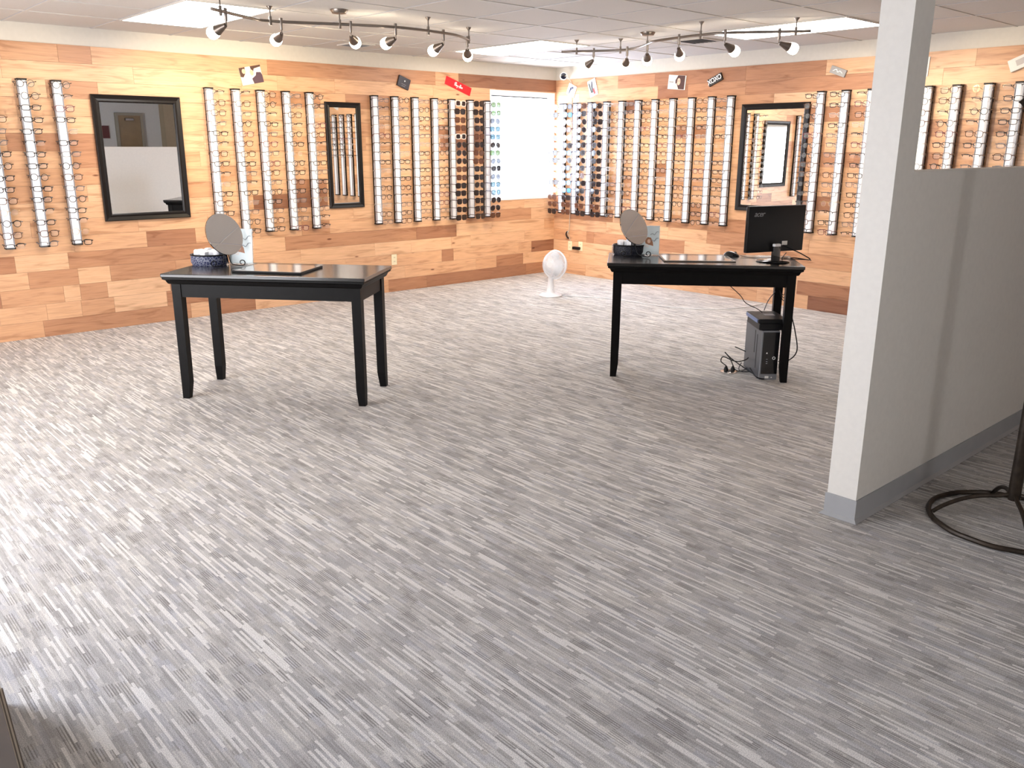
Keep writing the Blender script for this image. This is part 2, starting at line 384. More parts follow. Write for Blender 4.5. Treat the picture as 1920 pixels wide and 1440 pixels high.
# partition: full-height post at its end, half-height wall behind it
PX0, PX1, PY0, PY1, PZ = -4.42, -4.257, -6.31, -6.18, 1.458
bm = B(); bb(bm, PX0, PX1, PY0, PY1, 0, CZ-.006); bb(bm, PX1, -.012, PY0, PY1, 0, PZ)
struct('wall_partition', bm, M_part)
bm = B()
h = .10
def cove(x0, x1, y0, y1):
    bb(bm, x0, x1, y0, y1, 0, h)
cove(PX0-.006, PX0, PY0-.006, PY1+.006); cove(PX0, -.012, PY0-.006, PY0); cove(PX0, -.012, PY1, PY1+.006)
# toe
for poly in ([(PX0-.006, PY0-.006), (PX0-.02, PY0-.02), (PX0-.02, PY1+.02), (PX0-.006, PY1+.006)],
             [(PX0-.006, PY0-.006), (-.012, PY0-.006), (-.012, PY0-.02), (PX0-.02, PY0-.02)],
             [(PX0-.006, PY1+.006), (PX0-.02, PY1+.02), (-.012, PY1+.02), (-.012, PY1+.006)]):
    a, b_, c_, d_ = poly
    inner = [poly[0], poly[1]] if poly[1][0] > -1 else [poly[0], poly[3]]
    vs = [bm.verts.new((p[0], p[1], .001)) for p in poly]
    tops = []
    for p in poly:
        edge_in = abs(p[0]-(PX0-.006)) < 1e-6 or abs(p[1]-(PY0-.006)) < 1e-6 or abs(p[1]-(PY1+.006)) < 1e-6
        if p[0] < PX0-.01 or p[1] < PY0-.01 or p[1] > PY1+.01: edge_in = False
        tops.append(bm.verts.new((p[0], p[1], .016 if edge_in else .003)))
    bm.faces.new(vs); bm.faces.new(tops)
    for i in range(4): bm.faces.new((vs[i], vs[(i+1) % 4], tops[(i+1) % 4], tops[i]))
struct('baseboard_partition', bm, M_base)

# ------------------------------------------------------------------ ceiling troffers and vents
for i, (x0, y1, lab) in enumerate([(-5.33, -.68, 'white recessed ceiling light panel above the large left mirror'),
                                   (-2.13, -.68, 'white recessed ceiling light panel near the room corner'),
                                   (-1.49, -3.22, 'white recessed ceiling light panel beside the grey post')]):
    t = thing('ceiling_light', lab, 'ceiling light', (x0+.32, y1-.635, CZ), group='ceiling light panels')
    bm = B(); X, Y = .32, .635; e = .014
    bb(bm, -X, X, -Y, -Y+e, -.009, -.0005); bb(bm, -X, X, Y-e, Y, -.009, -.0005); bb(bm, -X, -X+e, -Y+e, Y-e, -.009, -.0005); bb(bm, X-e, X, -Y+e, Y-e, -.009, -.0005)
    obj('frame', bm, M_grid, t)
    bm = B(); bb(bm, -X+e, X-e, -Y+e, Y-e, -.0075, -.0006); obj('diffuser', bm, M_diff, t)
for (x, y, s, lab) in [(-1.08, -2.88, .16, 'dark louvred air vent in the ceiling above the right wall'), (-3.14, -.5, .13, 'small louvred air vent in the ceiling above the left wall')]:
    t = thing('ceiling_vent', lab, 'vent', (x, y, CZ), group='ceiling air vents')
    bm = B(); bb(bm, -s, s, -s, -s+.02, -.012, -.0005); bb(bm, -s, s, s-.02, s, -.012, -.0005); bb(bm, -s, -s+.02, -s+.02, s-.02, -.012, -.0005); bb(bm, s-.02, s, -s+.02, s-.02, -.012, -.0005)
    obj('frame', bm, M_grid, t)
    bm = B()
    for k in range(7): bx(bm, (0, -s+.03+k*(2*s-.06)/6, -.007), (2*s-.04, .022, .002), Matrix.Rotation(.5, 3, 'X'))
    obj('louvres', bm, M_clip, t)
    bm = B(); bb(bm, -s+.02, s-.02, -s+.02, s-.02, -.0012, -.0006); obj('backing', bm, M_dark, t)

# ------------------------------------------------------------------ track lights
ZR = 2.375
def post(parent, x, y, canopy=False):
    bm = B()
    if canopy: lathe(bm, [(.0, ZR-CZ+.07), (.02, ZR-CZ+.07), (.05, -.025), (.062, -.008), (.062, -.0005)], 24, Matrix.Translation((x, y, CZ)))
    else: lathe(bm, [(.005, -.03), (.008, -.02), (.020, -.004), (.020, -.0005)], 16, Matrix.Translation((x, y, CZ)))
    obj('canopy' if canopy else 'ceiling_cap', bm, M_nickel, parent, True)
    bm = B(); tube(bm, [(x, y, ZR+.02), (x, y, CZ-.004)], .005, 8)
    lathe(bm, [(.0, -.028), (.010, -.028), (.010, .03), (.0, .03)], 12, Matrix.Translation((x, y, ZR)))
    obj('support_post', bm, M_nickel, parent, True)
def track(lab, rail, posts, heads, names):
    t = thing('track_light', lab, 'track light', (0, 0, 0), group='curved track lights')
    path = smooth_path([(x, y, ZR) for x, y in rail], 8)
    bm = B(); tube(bm, path, .0100, 10); obj('rail', bm, M_nickel, t, True)
    for x, y, c in posts: post(t, x, y, c)
    for (mx, my), tgt in heads:
        J = Vector((mx, my, ZR-.075)); d = (Vector(tgt)-J).normalized()
        bm = B(); lathe(bm, [(0, -.055), (.009, -.055), (.011, -.05), (.011, .024), (0, .024)], 12, Matrix.Translation((mx, my, ZR)))
        tube(bm, [(mx, my, ZR-.05), (mx, my, ZR-.075), J+d*.018], .0045, 8)
        hd = obj('lamp_head', bm, M_nickel, t, True)
        q = Vector((0, 0, 1)).rotation_difference(d).to_matrix().to_4x4(); mt = Matrix.Translation(J) @ q
        bm = B(); lathe(bm, [(0, .006), (.013, .008), (.017, .02), (.031, .076), (.035, .088), (0, .088)], 20, mt); obj('socket', bm, M_dknickel, hd, True)
        bm = B(); lathe(bm, [(0, .089), (.034, .089), (.039, .105), (.041, .125), (.039, .142), (.031, .154), (.016, .160), (0, .161)], 24, mt); obj('lamp_shade', bm, M_bulb, hd, True)
        L = bpy.data.lights.new('track_spot', 'SPOT'); L.energy = SPOT_W; L.color = WARM; L.spot_size = math.radians(66); L.spot_blend = .9; L.shadow_soft_size = .03
        lo = bpy.data.objects.new('track_spot', L); COL.objects.link(lo); lo.location = J+d*.20
        lo.rotation_euler = d.to_track_quat('-Z', 'Y').to_euler(); lo.parent = hd
    return t
track('curved nickel rail with six lit lamps above the left wall',
      [(-5.314,-2.297),(-5.221,-2.24),(-4.954,-2.083),(-4.777,-2.043),(-4.352,-2.234),(-3.998,-2.37),(-3.698,-2.369),(-3.387,-2.311),(-3.10,-2.125)],
      [(-5.235,-2.25,0),(-4.79,-2.045,0),(-4.358,-2.232,1),(-3.69,-2.369,0),(-3.113,-2.135,0)],
      [((-5.19,-2.222),(-6.1,0,1.45)), ((-4.72,-2.063),(-4.45,0,1.75)), ((-4.29,-2.262),(-2.0,0,1.5)), ((-3.985,-2.372),(-4.05,0,1.8)), ((-3.531,-2.345),(-3.75,0,1.45)), ((-3.14,-2.15),(-1.35,0,1.4))], 0)
track('curved nickel rail with six lit lamps above the right wall',
      [(-1.939,-2.023),(-1.904,-2.119),(-1.8,-2.249),(-1.661,-2.504),(-1.729,-2.753),(-1.856,-2.943),(-1.963,-3.108),(-2.017,-3.393),(-2.022,-3.6),(-1.989,-3.8),(-1.8,-4.06),(-1.677,-4.2),(-1.624,-4.293)],
      [(-1.88,-2.15,0),(-1.665,-2.48,0),(-1.83,-2.92,1),(-2.022,-3.6,0),(-1.677,-4.2,0)],
      [((-1.783,-2.27),(-1.6,0,1.25)), ((-1.665,-2.56),(0,-.75,1.3)), ((-1.856,-2.943),(0,-1.5,1.4)), ((-2.017,-3.393),(0,-2.1,1.3)), ((-1.989,-3.8),(0,-4.0,1.5)), ((-1.75,-4.11),(0,-5.2,1.6))], 0)

# ------------------------------------------------------------------ wall mirrors
def wall_mirror(lab, loc, rz, wd, ht, fwid, tilt=0):
    t = thing('wall_mirror', lab, 'mirror', loc, rot=(tilt, 0, rz), group=None)   # local: x along wall, -y into the room, z up from base
    bm = B(); prof = [(0, 0), (0, -.022), (.006, -.028), (fwid*.55, -.020), (fwid-.012, -.024), (fwid-.004, -.018), (fwid, -.010), (fwid, 0)]
    X, Z = wd/2, ht; cor = [(-X, 0, 1, 1), (X, 0, -1, 1), (X, Z, -1, -1), (-X, Z, 1, -1)]
    rings = [[bm.verts.new((cx+sx*u, v, cz+sz*u)) for u, v in prof] for cx, cz, sx, sz in cor]
    for i in range(4):
        A, C = rings[i], rings[(i+1) % 4]; n = len(prof)
        for k in range(n): bm.faces.new((A[k], A[(k+1) % n], C[(k+1) % n], C[k]))
    obj('frame', bm, M_frame, t)
    bm = B(); bb(bm, -X+fwid-.003, X-fwid+.003, -.009, -.004, fwid-.003, Z-fwid+.003); obj('mirror_glass', bm, M_mirror, t)
    return t
wall_mirror('large mirror in a wide dark frame on the left wall, reflecting a doorway', (-5.045, -.014, .925), 0, .735, 1.034, .062, .0061)
wall_mirror('narrow tall mirror in dark frame on the left wall, between eyewear rods', (-3.03, -.009, .936), 0, .405, 1.038, .052)
wall_mirror('dark framed mirror on the right wall, behind the computer monitor', (-.009, -3.06, .922), -PI/2, .745, 1.042, .058)

# ------------------------------------------------------------------ display rods
def make_rod(lab, wall, s):
    loc = (s, -.008, 0) if wall == 'L' else (-.008, s, 0); rz = 0 if wall == 'L' else -PI/2
    t = thing('display_rod', lab, 'display rod', loc, rz, group='eyewear display rods')
    return t
bm = B(); bb(bm, -.030, .030, -.034, 0, .762, 2.040); RAIL = mesh('back_channel', bm); RAIL.materials.append(M_blackp)
bm = B(); pr = [(-.034, 0)] + [(-.034*math.cos(a), -.030-.0*math.sin(a)) for a in ()] + [(-.034, -.012), (-.026, -.024), (-.012, -.030), (.012, -.030), (.026, -.024), (.034, -.012), (.034, 0)]
prism(bm, pr, 1.278, Matrix.Translation((0, -.033, .762))); FACE = mesh('white_face', bm); FACE.materials.append(M_rod)
bm = B(); bb(bm, -.036, .036, -.066, 0, 2.040, 2.054, bevel=.003); CAP1 = mesh('end_cap', bm); CAP1.materials.append(M_blackp)
bm = B(); bb(bm, -.036, .036, -.066, 0, .748, .762, bevel=.003); CAP2 = mesh('end_cap', bm); CAP2.materials.append(M_blackp)
NOTCH = {}
for sd in (-1, 1):
    pl = [(0, .765)]
    for k in range(14, -1, -1):
        z = 2.002-.0875*k; pl += [(0, z-.007), (.0035, z-.007), (.0035, z+.004), (0, z+.004)]
    pl += [(0, 2.036), (-.003, 2.036), (-.003, .765)]
    bm = B(); prism(bm, [(sd*x, z) for x, z in pl], .020, Matrix.Translation((sd*.0342, -.040, 0)) @ Matrix.Rotation(PI/2, 4, 'X'))
    NOTCH[sd] = mesh('notched_edge', bm); NOTCH[sd].materials.append(M_clip)
def link(me, name, parent):
    o = bpy.data.objects.new(name, me); COL.objects.link(o); o.parent = parent; return o
ordn = ['first', 'second', 'third', 'fourth', 'fifth', 'sixth', 'seventh', 'eighth', 'ninth', 'tenth', 'eleventh', 'twelfth', 'thirteenth', 'fourteenth', 'fifteenth']
RODS = [  # wall, position, name, kind, rows shown
 ('L', -6.165, 'leftmost rod on the left wall'), ('L', -5.912, 'second rod left of the large mirror'), ('L', -5.663, 'first rod left of the large mirror')]
for i, s in enumerate([-4.413, -4.162, -3.918, -3.660, -3.411]): RODS.append(('L', s, ordn[i]+' rod right of the large mirror'))
for i, s in enumerate([-2.668, -2.417, -2.158, -1.899]): RODS.append(('L', s, ordn[i]+' rod right of the narrow mirror'))
for i, s in enumerate([-1.660, -1.398, -1.153]): RODS.append(('L', s, ['third', 'second', 'first'][i]+' rod left of the window'))
for i, s in enumerate([-.17, -.397, -.633, -.879, -1.112, -1.351, -1.590, -1.834, -2.080, -2.331]): RODS.append(('R', s, ordn[i]+' rod right of the corner'))
RODS += [('R', -2.565, 'first rod left of the monitor mirror'), ('R', -3.549, 'first rod right of the monitor mirror'), ('R', -3.790, 'second rod right of the monitor mirror'), ('R', -4.035, 'third rod right of the monitor mirror')]
for i, s in enumerate([-4.527, -4.760, -5.005, -5.240]): RODS.append(('R', s, ordn[i]+' rod right of the grey post'))
for wl, s, nm in RODS:
    sun = (wl == 'L' and s > -1.8) or (wl == 'R' and s > -1.0)
    nm2 = nm.replace('rod', 'white rod', 1)
    t = make_rod(nm2+(', holding sunglasses' if sun else ', holding clear eyeglasses'), wl, s)
    link(RAIL, 'back_channel', t); link(FACE, 'white_face', t); link(CAP1, 'end_cap', t); link(CAP2, 'end_cap', t); link(NOTCH[-1], 'notched_edge', t); link(NOTCH[1], 'notched_edge', t)

# ------------------------------------------------------------------ eyewear
# local frame: wall plane at y=0, room toward -y, x along the wall, z=0 at the hinge line
YF = -.195
def lens_outline(shape, side):
    cx = side*.0335; o = []
    for k in range(20):
        a = 2*PI*k/20; c, s_ = math.cos(a), math.sin(a)
        if shape == 'round': x, z = .0235*c, .0225*s_
        elif shape == 'rectangular': x, z = .0275*math.copysign(abs(c)**.55, c), .0175*math.copysign(abs(s_)**.6, s_)
        elif shape == 'square': x, z = .0275*math.copysign(abs(c)**.6, c), .022*math.copysign(abs(s_)**.65, s_)
        elif shape == 'aviator':
            x, z = .0285*c, .024*s_; x += side*.004*(-s_)
            if s_ < 0: z *= 1.1
        o.append((cx+x, z-.014))
    return o
def eyewear(shape, mf, ml, rim, top_only=False, mt=None):
    d = {}
    bm = B()
    for sd in (-1, 1):
        pts = [(x, YF+abs(x)*.06, z) for x, z in lens_outline(shape, sd)]
        if top_only: tube(bm, [p for p in pts if p[2] > -.018][:0] + [pts[k % 20] for k in range(0, 11)], rim, 5)
        else: tube(bm, pts, rim, 5, closed=True)
    tube(bm, [(-.012, YF, -.010), (-.004, YF-.002, -.005), (.004, YF-.002, -.005), (.012, YF, -.010)], rim*1.1, 5)
    for sd in (-1, 1): tube(bm, [(sd*.060, YF+.004, -.004), (sd*.070, YF+.008, -.001)], rim*1.25, 5)
    d['frame_front'] = mesh('frame_front', bm); d['frame_front'].materials.append(mf)
    for sd in (-1, 1):
        bm = B(); pl = [(x, z) for x, z in lens_outline(shape, sd)]
        a = [bm.verts.new((x, YF+abs(x)*.06-.0006, z)) for x, z in pl]; b = [bm.verts.new((x, YF+abs(x)*.06+.0006, z)) for x, z in pl]
        bm.faces.new(a); bm.faces.new(b[::-1])
        for i in range(20): bm.faces.new((a[i], a[(i+1) % 20], b[(i+1) % 20], b[i]))
        me = mesh('lens', bm); me.materials.append(ml); d['lens%d' % sd] = me
        bm = B(); tr = .0027 if rim > .0016 else .0019
        tube(bm, [(sd*.070, YF+.008, -.001), (sd*.068, -.12, -.001), (sd*.054, -.075, -.002), (sd*.0435, -.052, -.010), (sd*.0408, -.030, -.022)], tr, 5)
        me = mesh('temple', bm); me.materials.append(mt or mf); d['temple%d' % sd] = me
    return d
L_clear = tint('clear_lens', (.9, .93, .95), .045); L_dark = tint('dark_sun_lens', (.018, .013, .014), .93)
L_brown = tint('brown_sun_lens', (.085, .035, .022), .88); L_blue = tint('blue_mirror_lens', (.10, .32, .50), .85, .1, .6)
L_green = tint('green_mirror_lens', (.22, .42, .16), .85, .1, .6); L_smoke = tint('smoke_blue_lens', (.07, .09, .14), .85)
A_black = mat('black_acetate', (.012, .010, .011), .25); A_tort = mat('brown_acetate', (.09, .035, .016), .25); A_metal = mat('silver_wire', (.52, .48, .44), .3, .9)
A_gold = mat('gold_wire', (.60, .42, .22), .3, .9); A_gun = mat('gunmetal_wire', (.14, .13, .14), .35, .8); A_plum = mat('plum_acetate', (.12, .02, .035), .25)
A_navy = mat('navy_acetate', (.02, .035, .11), .25); A_pale = mat('clear_pink_acetate', (.72, .55, .50), .25)
EYE = [('black rectangular', eyewear('rectangular', A_black, L_clear, .0026)), ('thin silver wire', eyewear('rectangular', A_metal, L_clear, .0014)),
       ('brown tortoiseshell', eyewear('square', A_tort, L_clear, .0024)), ('gold wire round', eyewear('round', A_gold, L_clear, .0011)),
       ('gunmetal wire', eyewear('rectangular', A_gun, L_clear, .0018)), ('black half-rim', eyewear('rectangular', A_black, L_clear, .0022, True)),
       ('plum framed', eyewear('square', A_plum, L_clear, .0022)), ('round black', eyewear('round', A_black, L_clear, .0022))]
SUN = [('black square', eyewear('square', A_black, L_dark, .0032)), ('brown lensed', eyewear('square', A_tort, L_brown, .0032)),
       ('dark aviator', eyewear('aviator', A_gun, L_dark, .0013)), ('blue mirrored', eyewear('square', A_navy, L_blue, .0026)),
       ('smoke blue', eyewear('aviator', A_metal, L_smoke, .0014)), ('pale framed', eyewear('square', A_pale, L_dark, .0034)),
       ('green mirrored', eyewear('square', A_black, L_green, .0026))]
def place(wl, s, z):
    return Matrix.Translation((s, -.008, z) if wl == 'L' else (-.008, s, z)) @ Matrix.Rotation(0 if wl == 'L' else -PI/2, 4, 'Z')
glasses_list = []
for wl, s, nm in RODS:
    sun = (wl == 'L' and s > -1.8) or (wl == 'R' and s > -1.0)
    nrows = 15 if s > -4.4 or wl == 'L' else 8
    for k in range(nrows):
        if s == -6.165 and k < 3: continue
        dist = (Vector((s, 0)) - CAM.xy).length if wl == 'L' else (Vector((0, s)) - CAM.xy).length
        glasses_list.append([wl, s, nm, k, sun, dist])
eye = sorted([g for g in glasses_list if not g[4]], key=lambda g: g[5])
far = set(id(g) for g in eye[300:])
far_bm = []
for g in glasses_list:
    wl, s, nm, k, sun, dist = g
    if sun:
        if wl == 'L': wts = {-1.660: [6, 4, 3, 0, 1, 1, 0], -1.398: [6, 4, 3, 0, 0, 1, 0], -1.153: [1, 0, 1, 6, 4, 0, 3]}[s] if k < 11 or s > -1.2 and k < 12 else [5, 3, 2, 0, 0, 0, 0]
        else: wts = [3, 1, 2, 3, 4, 0, 0] if s > -.5 else [6, 2, 3, 0, 1, 0, 0]
        if wl == 'R' and k > 11: wts = [5, 3, 1, 0, 0, 0, 0]
        if (s, k) == (-1.660, 0): wts = [0, 0, 0, 0, 0, 1, 0]
        desc, parts = rnd.choices(SUN, wts)[0]; nme, cat = 'sunglasses', 'sunglasses'
    else:
        desc, parts = rnd.choices(EYE, [6, 2, 4, 1, 4, 4, 2, 3])[0]; nme, cat = 'eyeglasses', 'eyeglasses'
    mt = place(wl, s, 2.022-.0875*k+rnd.uniform(-.003, .003)) @ Matrix.Rotation(rnd.uniform(-.06, .06), 4, 'Z') @ Matrix.Rotation(rnd.uniform(-.05, .05), 4, 'Y') @ Matrix.Diagonal((1.15 if sun else 1.10, 1.0, 1.25 if sun else 1.12, 1))
    if id(g) in far: far_bm.append((mt, parts)); continue
    t = bpy.data.objects.new(nme, None); t.empty_display_size = .02; COL.objects.link(t); t.matrix_world = mt
    rn = nm.replace('the ', '')
    tag(t, f'{desc} {nme}, {ordn[k]} from top, {rn}', cat, ('sunglasses' if sun else 'clear eyeglasses') + (' on the left wall rods' if wl == 'L' else ' on the right wall rods'))
    for key, me in parts.items(): link(me, key.rstrip('-1'), t)
# the smallest far ones as one uncounted mass
bm = B(); mats = []
for mt, parts in far_bm:
    for me in parts.values():
        if me.materials[0] not in mats: mats.append(me.materials[0])
        idx = mats.index(me.materials[0]); nv = len(bm.verts); nf = len(bm.faces)
        bm.from_mesh(me); bm.verts.ensure_lookup_table(); bm.faces.ensure_lookup_table()
        bmesh.ops.transform(bm, matrix=mt, verts=bm.verts[nv:])
        for f in bm.faces[nf:]: f.material_index = idx
if far_bm:
    me = bpy.data.meshes.new('far_eyeglasses'); bm.to_mesh(me); bm.free()
    for m_ in mats: me.materials.append(m_)
    o = bpy.data.objects.new('eyeglasses', me); COL.objects.link(o)
    tag(o, 'small far rows of clear eyeglasses on the rods right of the sunglasses corner', 'eyeglasses'); o['kind'] = 'stuff'

# ------------------------------------------------------------------ signs and cards above the rods
def sign_at(wl, pts, name, lab, cat, th, m, off=.0):
    # pts: top-left, top-right, bottom-right, bottom-left in wall coordinates (s, z); built as a tilted rectangle
    P = [Vector(p) for p in pts]; c = sum(P, Vector((0, 0)))/4
    ux = ((P[1]-P[0])+(P[2]-P[3]))/2; uy = ((P[0]-P[3])+(P[1]-P[2]))/2
    wd, ht = ux.length, uy.length
    if wl == 'L': ang = math.atan2(ux.y, ux.x)
    else: ang = math.atan2(ux.y, -ux.x)
    base = Matrix.Translation((c.x, -.009-off, c.y) if wl == 'L' else (-.009-off, c.x, c.y)) @ Matrix.Rotation(0 if wl == 'L' else -PI/2, 4, 'Z') @ Matrix.Rotation(-ang, 4, 'Y') @ Matrix.Rotation(PI/2, 4, 'X')
    t = bpy.data.objects.new(name, None); t.empty_display_size = .03; COL.objects.link(t); t.matrix_world = base; tag(t, lab, cat)
    # local: x right, y up, z out of the wall
    bm = B(); bb(bm, -wd/2, wd/2, -ht/2, ht/2, 0, th, bevel=min(.003, th*.3)); obj('panel', bm, m, t)
    return t, wd, ht
def flat(parent, poly, z, m, name, d=.0012):
    bm = B(); prism(bm, poly, d, Matrix.Translation((0, 0, z))); return obj(name, bm, m, parent)
def ell(cx, cy, rx, ry, n=20, rot=0): return [(cx+rx*math.cos(2*PI*k/n)*math.cos(rot)-ry*math.sin(2*PI*k/n)*math.sin(rot), cy+rx*math.cos(2*PI*k/n)*math.sin(rot)+ry*math.sin(2*PI*k/n)*math.cos(rot)) for k in range(n)]
M_card = mat('white_card', (.74, .73, .70), .5); M_skin = mat('print_skin', (.75, .50, .36), .5); M_hair = mat('print_dark_hair', (.07, .025, .015), .5)
M_plum = mat('print_plum_coat', (.075, .035, .06), .5); M_redsign = mat('red_acrylic_sign', (.78, .012, .018), .35); M_lett = mat('white_lettering', (.9, .9, .9), .4)
t, wd, ht = sign_at('L', [(-4.097,2.234),(-3.885,2.279),(-3.86,2.126),(-4.069,2.083)], 'photo_card', 'tilted photo card of two people, above the rods right of the large mirror', 'photo card', .006, M_card)
flat(t, [(-wd/2, ht/2), (-wd*.22, ht/2), (-wd*.27, ht*.12), (-wd*.38, -ht*.05), (-wd/2, .0)], .006, M_hair, 'print_left_person_hair')
flat(t, ell(-wd*.31, ht*.28, .018, .022), .0072, M_skin, 'print_left_face')
flat(t, [(wd*.02, ht*.5), (wd*.5, ht*.5), (wd*.5, ht*.40), (wd*.18, ht*.34), (wd*.12, ht*.18), (wd*.04, ht*.3)], .006, M_hair, 'print_right_person_hair')
flat(t, ell(wd*.04, ht*.14, .017, .026), .0072, M_skin, 'print_right_face')
flat(t, [(wd*.04, -ht/2), (wd*.0, -ht*.2), (wd*.2, -ht*.05), (wd*.25, ht*.12), (wd*.45, ht*.08), (wd/2, -ht*.1), (wd/2, -ht/2)], .006, M_plum, 'print_dark_coat')
t, wd, ht = sign_at('L', [(-2.327,2.268),(-2.185,2.222),(-2.231,2.119),(-2.371,2.171)], 'sign_block', 'small tilted black sign block on the left wall', 'sign', .022, mat('black_sign', (.02, .016, .024), .35))
flat(t, ell(.004, ht*.16, .007, .007, 14), .022, M_lett, 'white_dot', .0008)
for k, (a, wq) in enumerate([(-.02, .06), (-.018-.02, .045)]): flat(t, [(-wq/2, a), (wq/2, a), (wq/2, a+.0022), (-wq/2, a+.0022)], .022, mat('grey_fine_print', (.35, .33, .38), .5), 'fine_print_line', .0006)
t, wd, ht = sign_at('L', [(-1.699,2.296),(-1.347,2.178),(-1.379,2.097),(-1.731,2.211)], 'brand_sign', 'tilted red sign with white script beside the window', 'sign', .008, M_redsign)
bm = B()                                               # handwritten lettering: "Ray-Ban" as pen strokes
def stroke(pts, r=.0026, sc=1.0, ox=0, oy=0): tube(bm, [(ox+x*sc+y*sc*.25, oy+y*sc, .0095) for x, y in [(p.x, p.y) for p in smooth_path([(a, b, 0) for a, b in pts], 5)]], r, 5)
stroke([(-.062,.004),(-.058,.020),(-.046,.026),(-.036,.018),(-.042,.008),(-.052,.006)]); stroke([(-.050,.022),(-.054,-.014)]); stroke([(-.048,.005),(-.036,-.014)])
stroke([(-.024,.002),(-.032,.002),(-.034,-.009),(-.026,-.013),(-.022,-.002),(-.021,-.013)]); stroke([(-.014,.003),(-.014,-.008),(-.006,-.010),(-.003,.003),(-.008,-.024),(-.018,-.026)])
stroke([(.002,-.004),(.011,-.004)])
stroke([(.018,.022),(.014,-.014),(.026,-.013),(.028,-.004),(.018,.002),(.030,.008),(.028,.018),(.016,.020)])
stroke([(.042,.002),(.034,.001),(.034,-.010),(.042,-.012),(.045,.0),(.045,-.013)]); stroke([(.050,.002),(.050,-.013)],); stroke([(.050,-.004),(.056,.002),(.060,-.002),(.060,-.013)])
o = obj('lettering', bm, M_lett, t); o.scale = (1.0, 1.0, 1)
# right wall
def pts_r(l): return l
t, wd, ht = sign_at('R', [(-.239,2.293),(-.365,2.238),(-.316,2.113),(-.189,2.167)], 'photo_card', 'small tilted white picture card nearest the corner, under the camera', 'photo card', .006, M_card)
flat(t, [(-.03, .02), (.0, .045), (.03, .04), (.01, .02), (-.01, .0), (-.02, -.05), (-.03, -.05)], .006, mat('print_navy', (.05, .06, .12), .5), 'print_dark_figure')
flat(t, ell(.012, -.02, .022, .03), .006, mat('print_lilac', (.55, .55, .70), .5), 'print_pale_figure')
t, wd, ht = sign_at('R', [(-.52,2.291),(-.663,2.319),(-.704,2.152),(-.604,2.10)], 'photo_card', 'colourful picture card of a standing group, second card from the corner', 'photo card', .006, M_card)
flat(t, [(-.05, .06), (-.035, .07), (-.02, -.05), (-.035, -.05)], .006, mat('print_green_black', (.03, .05, .03), .5), 'print_dark_stripe')
flat(t, [(-.02, .02), (.0, .075), (.015, .07), (.005, .0), (.0, -.05), (-.02, -.05)], .006, mat('print_charcoal', (.08, .08, .09), .5), 'print_dark_coat')
flat(t, [(.0, -.02), (.02, .0), (.03, -.07), (.005, -.08)], .0062, mat('print_red', (.5, .06, .05), .5), 'print_red_dress')
t, wd, ht = sign_at('R', [(-1.736,2.300),(-1.963,2.277),(-1.959,2.133),(-1.724,2.154)], 'photo_card', 'white picture card of a long-haired woman in eyeglasses', 'photo card', .006, M_card)
flat(t, [(-.01, -.068), (-.02, .02), (.01, ht/2-.002), (wd/2-.012, ht/2-.002), (wd/2-.012, -.068)], .006, M_hair, 'print_hair')
flat(t, ell(.026, .008, .022, .036), .0072, M_skin, 'print_face'); flat(t, [(-.05, -.07), (-.03, -.02), (.0, -.01), (.03, -.07)], .0066, mat('print_blouse', (.8, .66, .55), .5), 'print_shoulder')
bm = B(); tube(bm, [(.012+.008*math.cos(a*.6), .014+.006*math.sin(a*.6), .0088) for a in range(11)], .001, 4); tube(bm, [(.036+.008*math.cos(a*.6), .014+.006*math.sin(a*.6), .0088) for a in range(11)], .001, 4); obj('print_eyeglasses', bm, M_dark, t)
o = obj('lettering', text_mesh('XOXO', .02), M_dark, t); o.location = (-.07, .0, .0064)
t, wd, ht = sign_at('R', [(-2.245,2.215),(-2.405,2.285),(-2.438,2.215),(-2.280,2.150)], 'brand_sign', 'tilted black block sign with big white XOXO letters', 'sign', .022, mat('black_block', (.01, .008, .008), .3))
o = obj('lettering', text_mesh('XOXO', .068, .0012, 0, .9, .0010), M_lett, t); o.location = (-.004, .002, .0232); o.scale = (.88, 1, 1)
t, wd, ht = sign_at('R', [(-3.610,2.281),(-3.762,2.222),(-3.745,2.163),(-3.600,2.212)], 'acrylic_sign', 'tilted clear acrylic sign block above the rods left of the grey post', 'sign', .02, mat('clear_acrylic', (.80, .78, .76), .15, trans=.55))
bm = B(); tube(bm, smooth_path([(-.05, -.01, .021), (-.02, .012, .021), (0, -.006, .021), (.02, .008, .021), (.05, -.004, .021)], 5), .004, 5); obj('wave_mark', bm, M_lett, t)
t, wd, ht = sign_at('R', [(-4.36,2.292),(-4.503,2.290),(-4.478,2.131),(-4.34,2.135)], 'photo_card', 'white tilted card peeking out right of the grey post', 'photo card', .006, M_card)
t, wd, ht = sign_at('R', [(-5.109,2.212),(-5.305,2.292),(-5.335,2.205),(-5.145,2.122)], 'sign_block', 'white tilted block sign at the right edge of the photo', 'sign', .028, M_card)
flat(t, [(-.05, -.02), (.085, -.02), (.085, .025), (-.05, .025)], .028, mat('grey_inset', (.45, .42, .42), .4), 'inset_panel', .001)

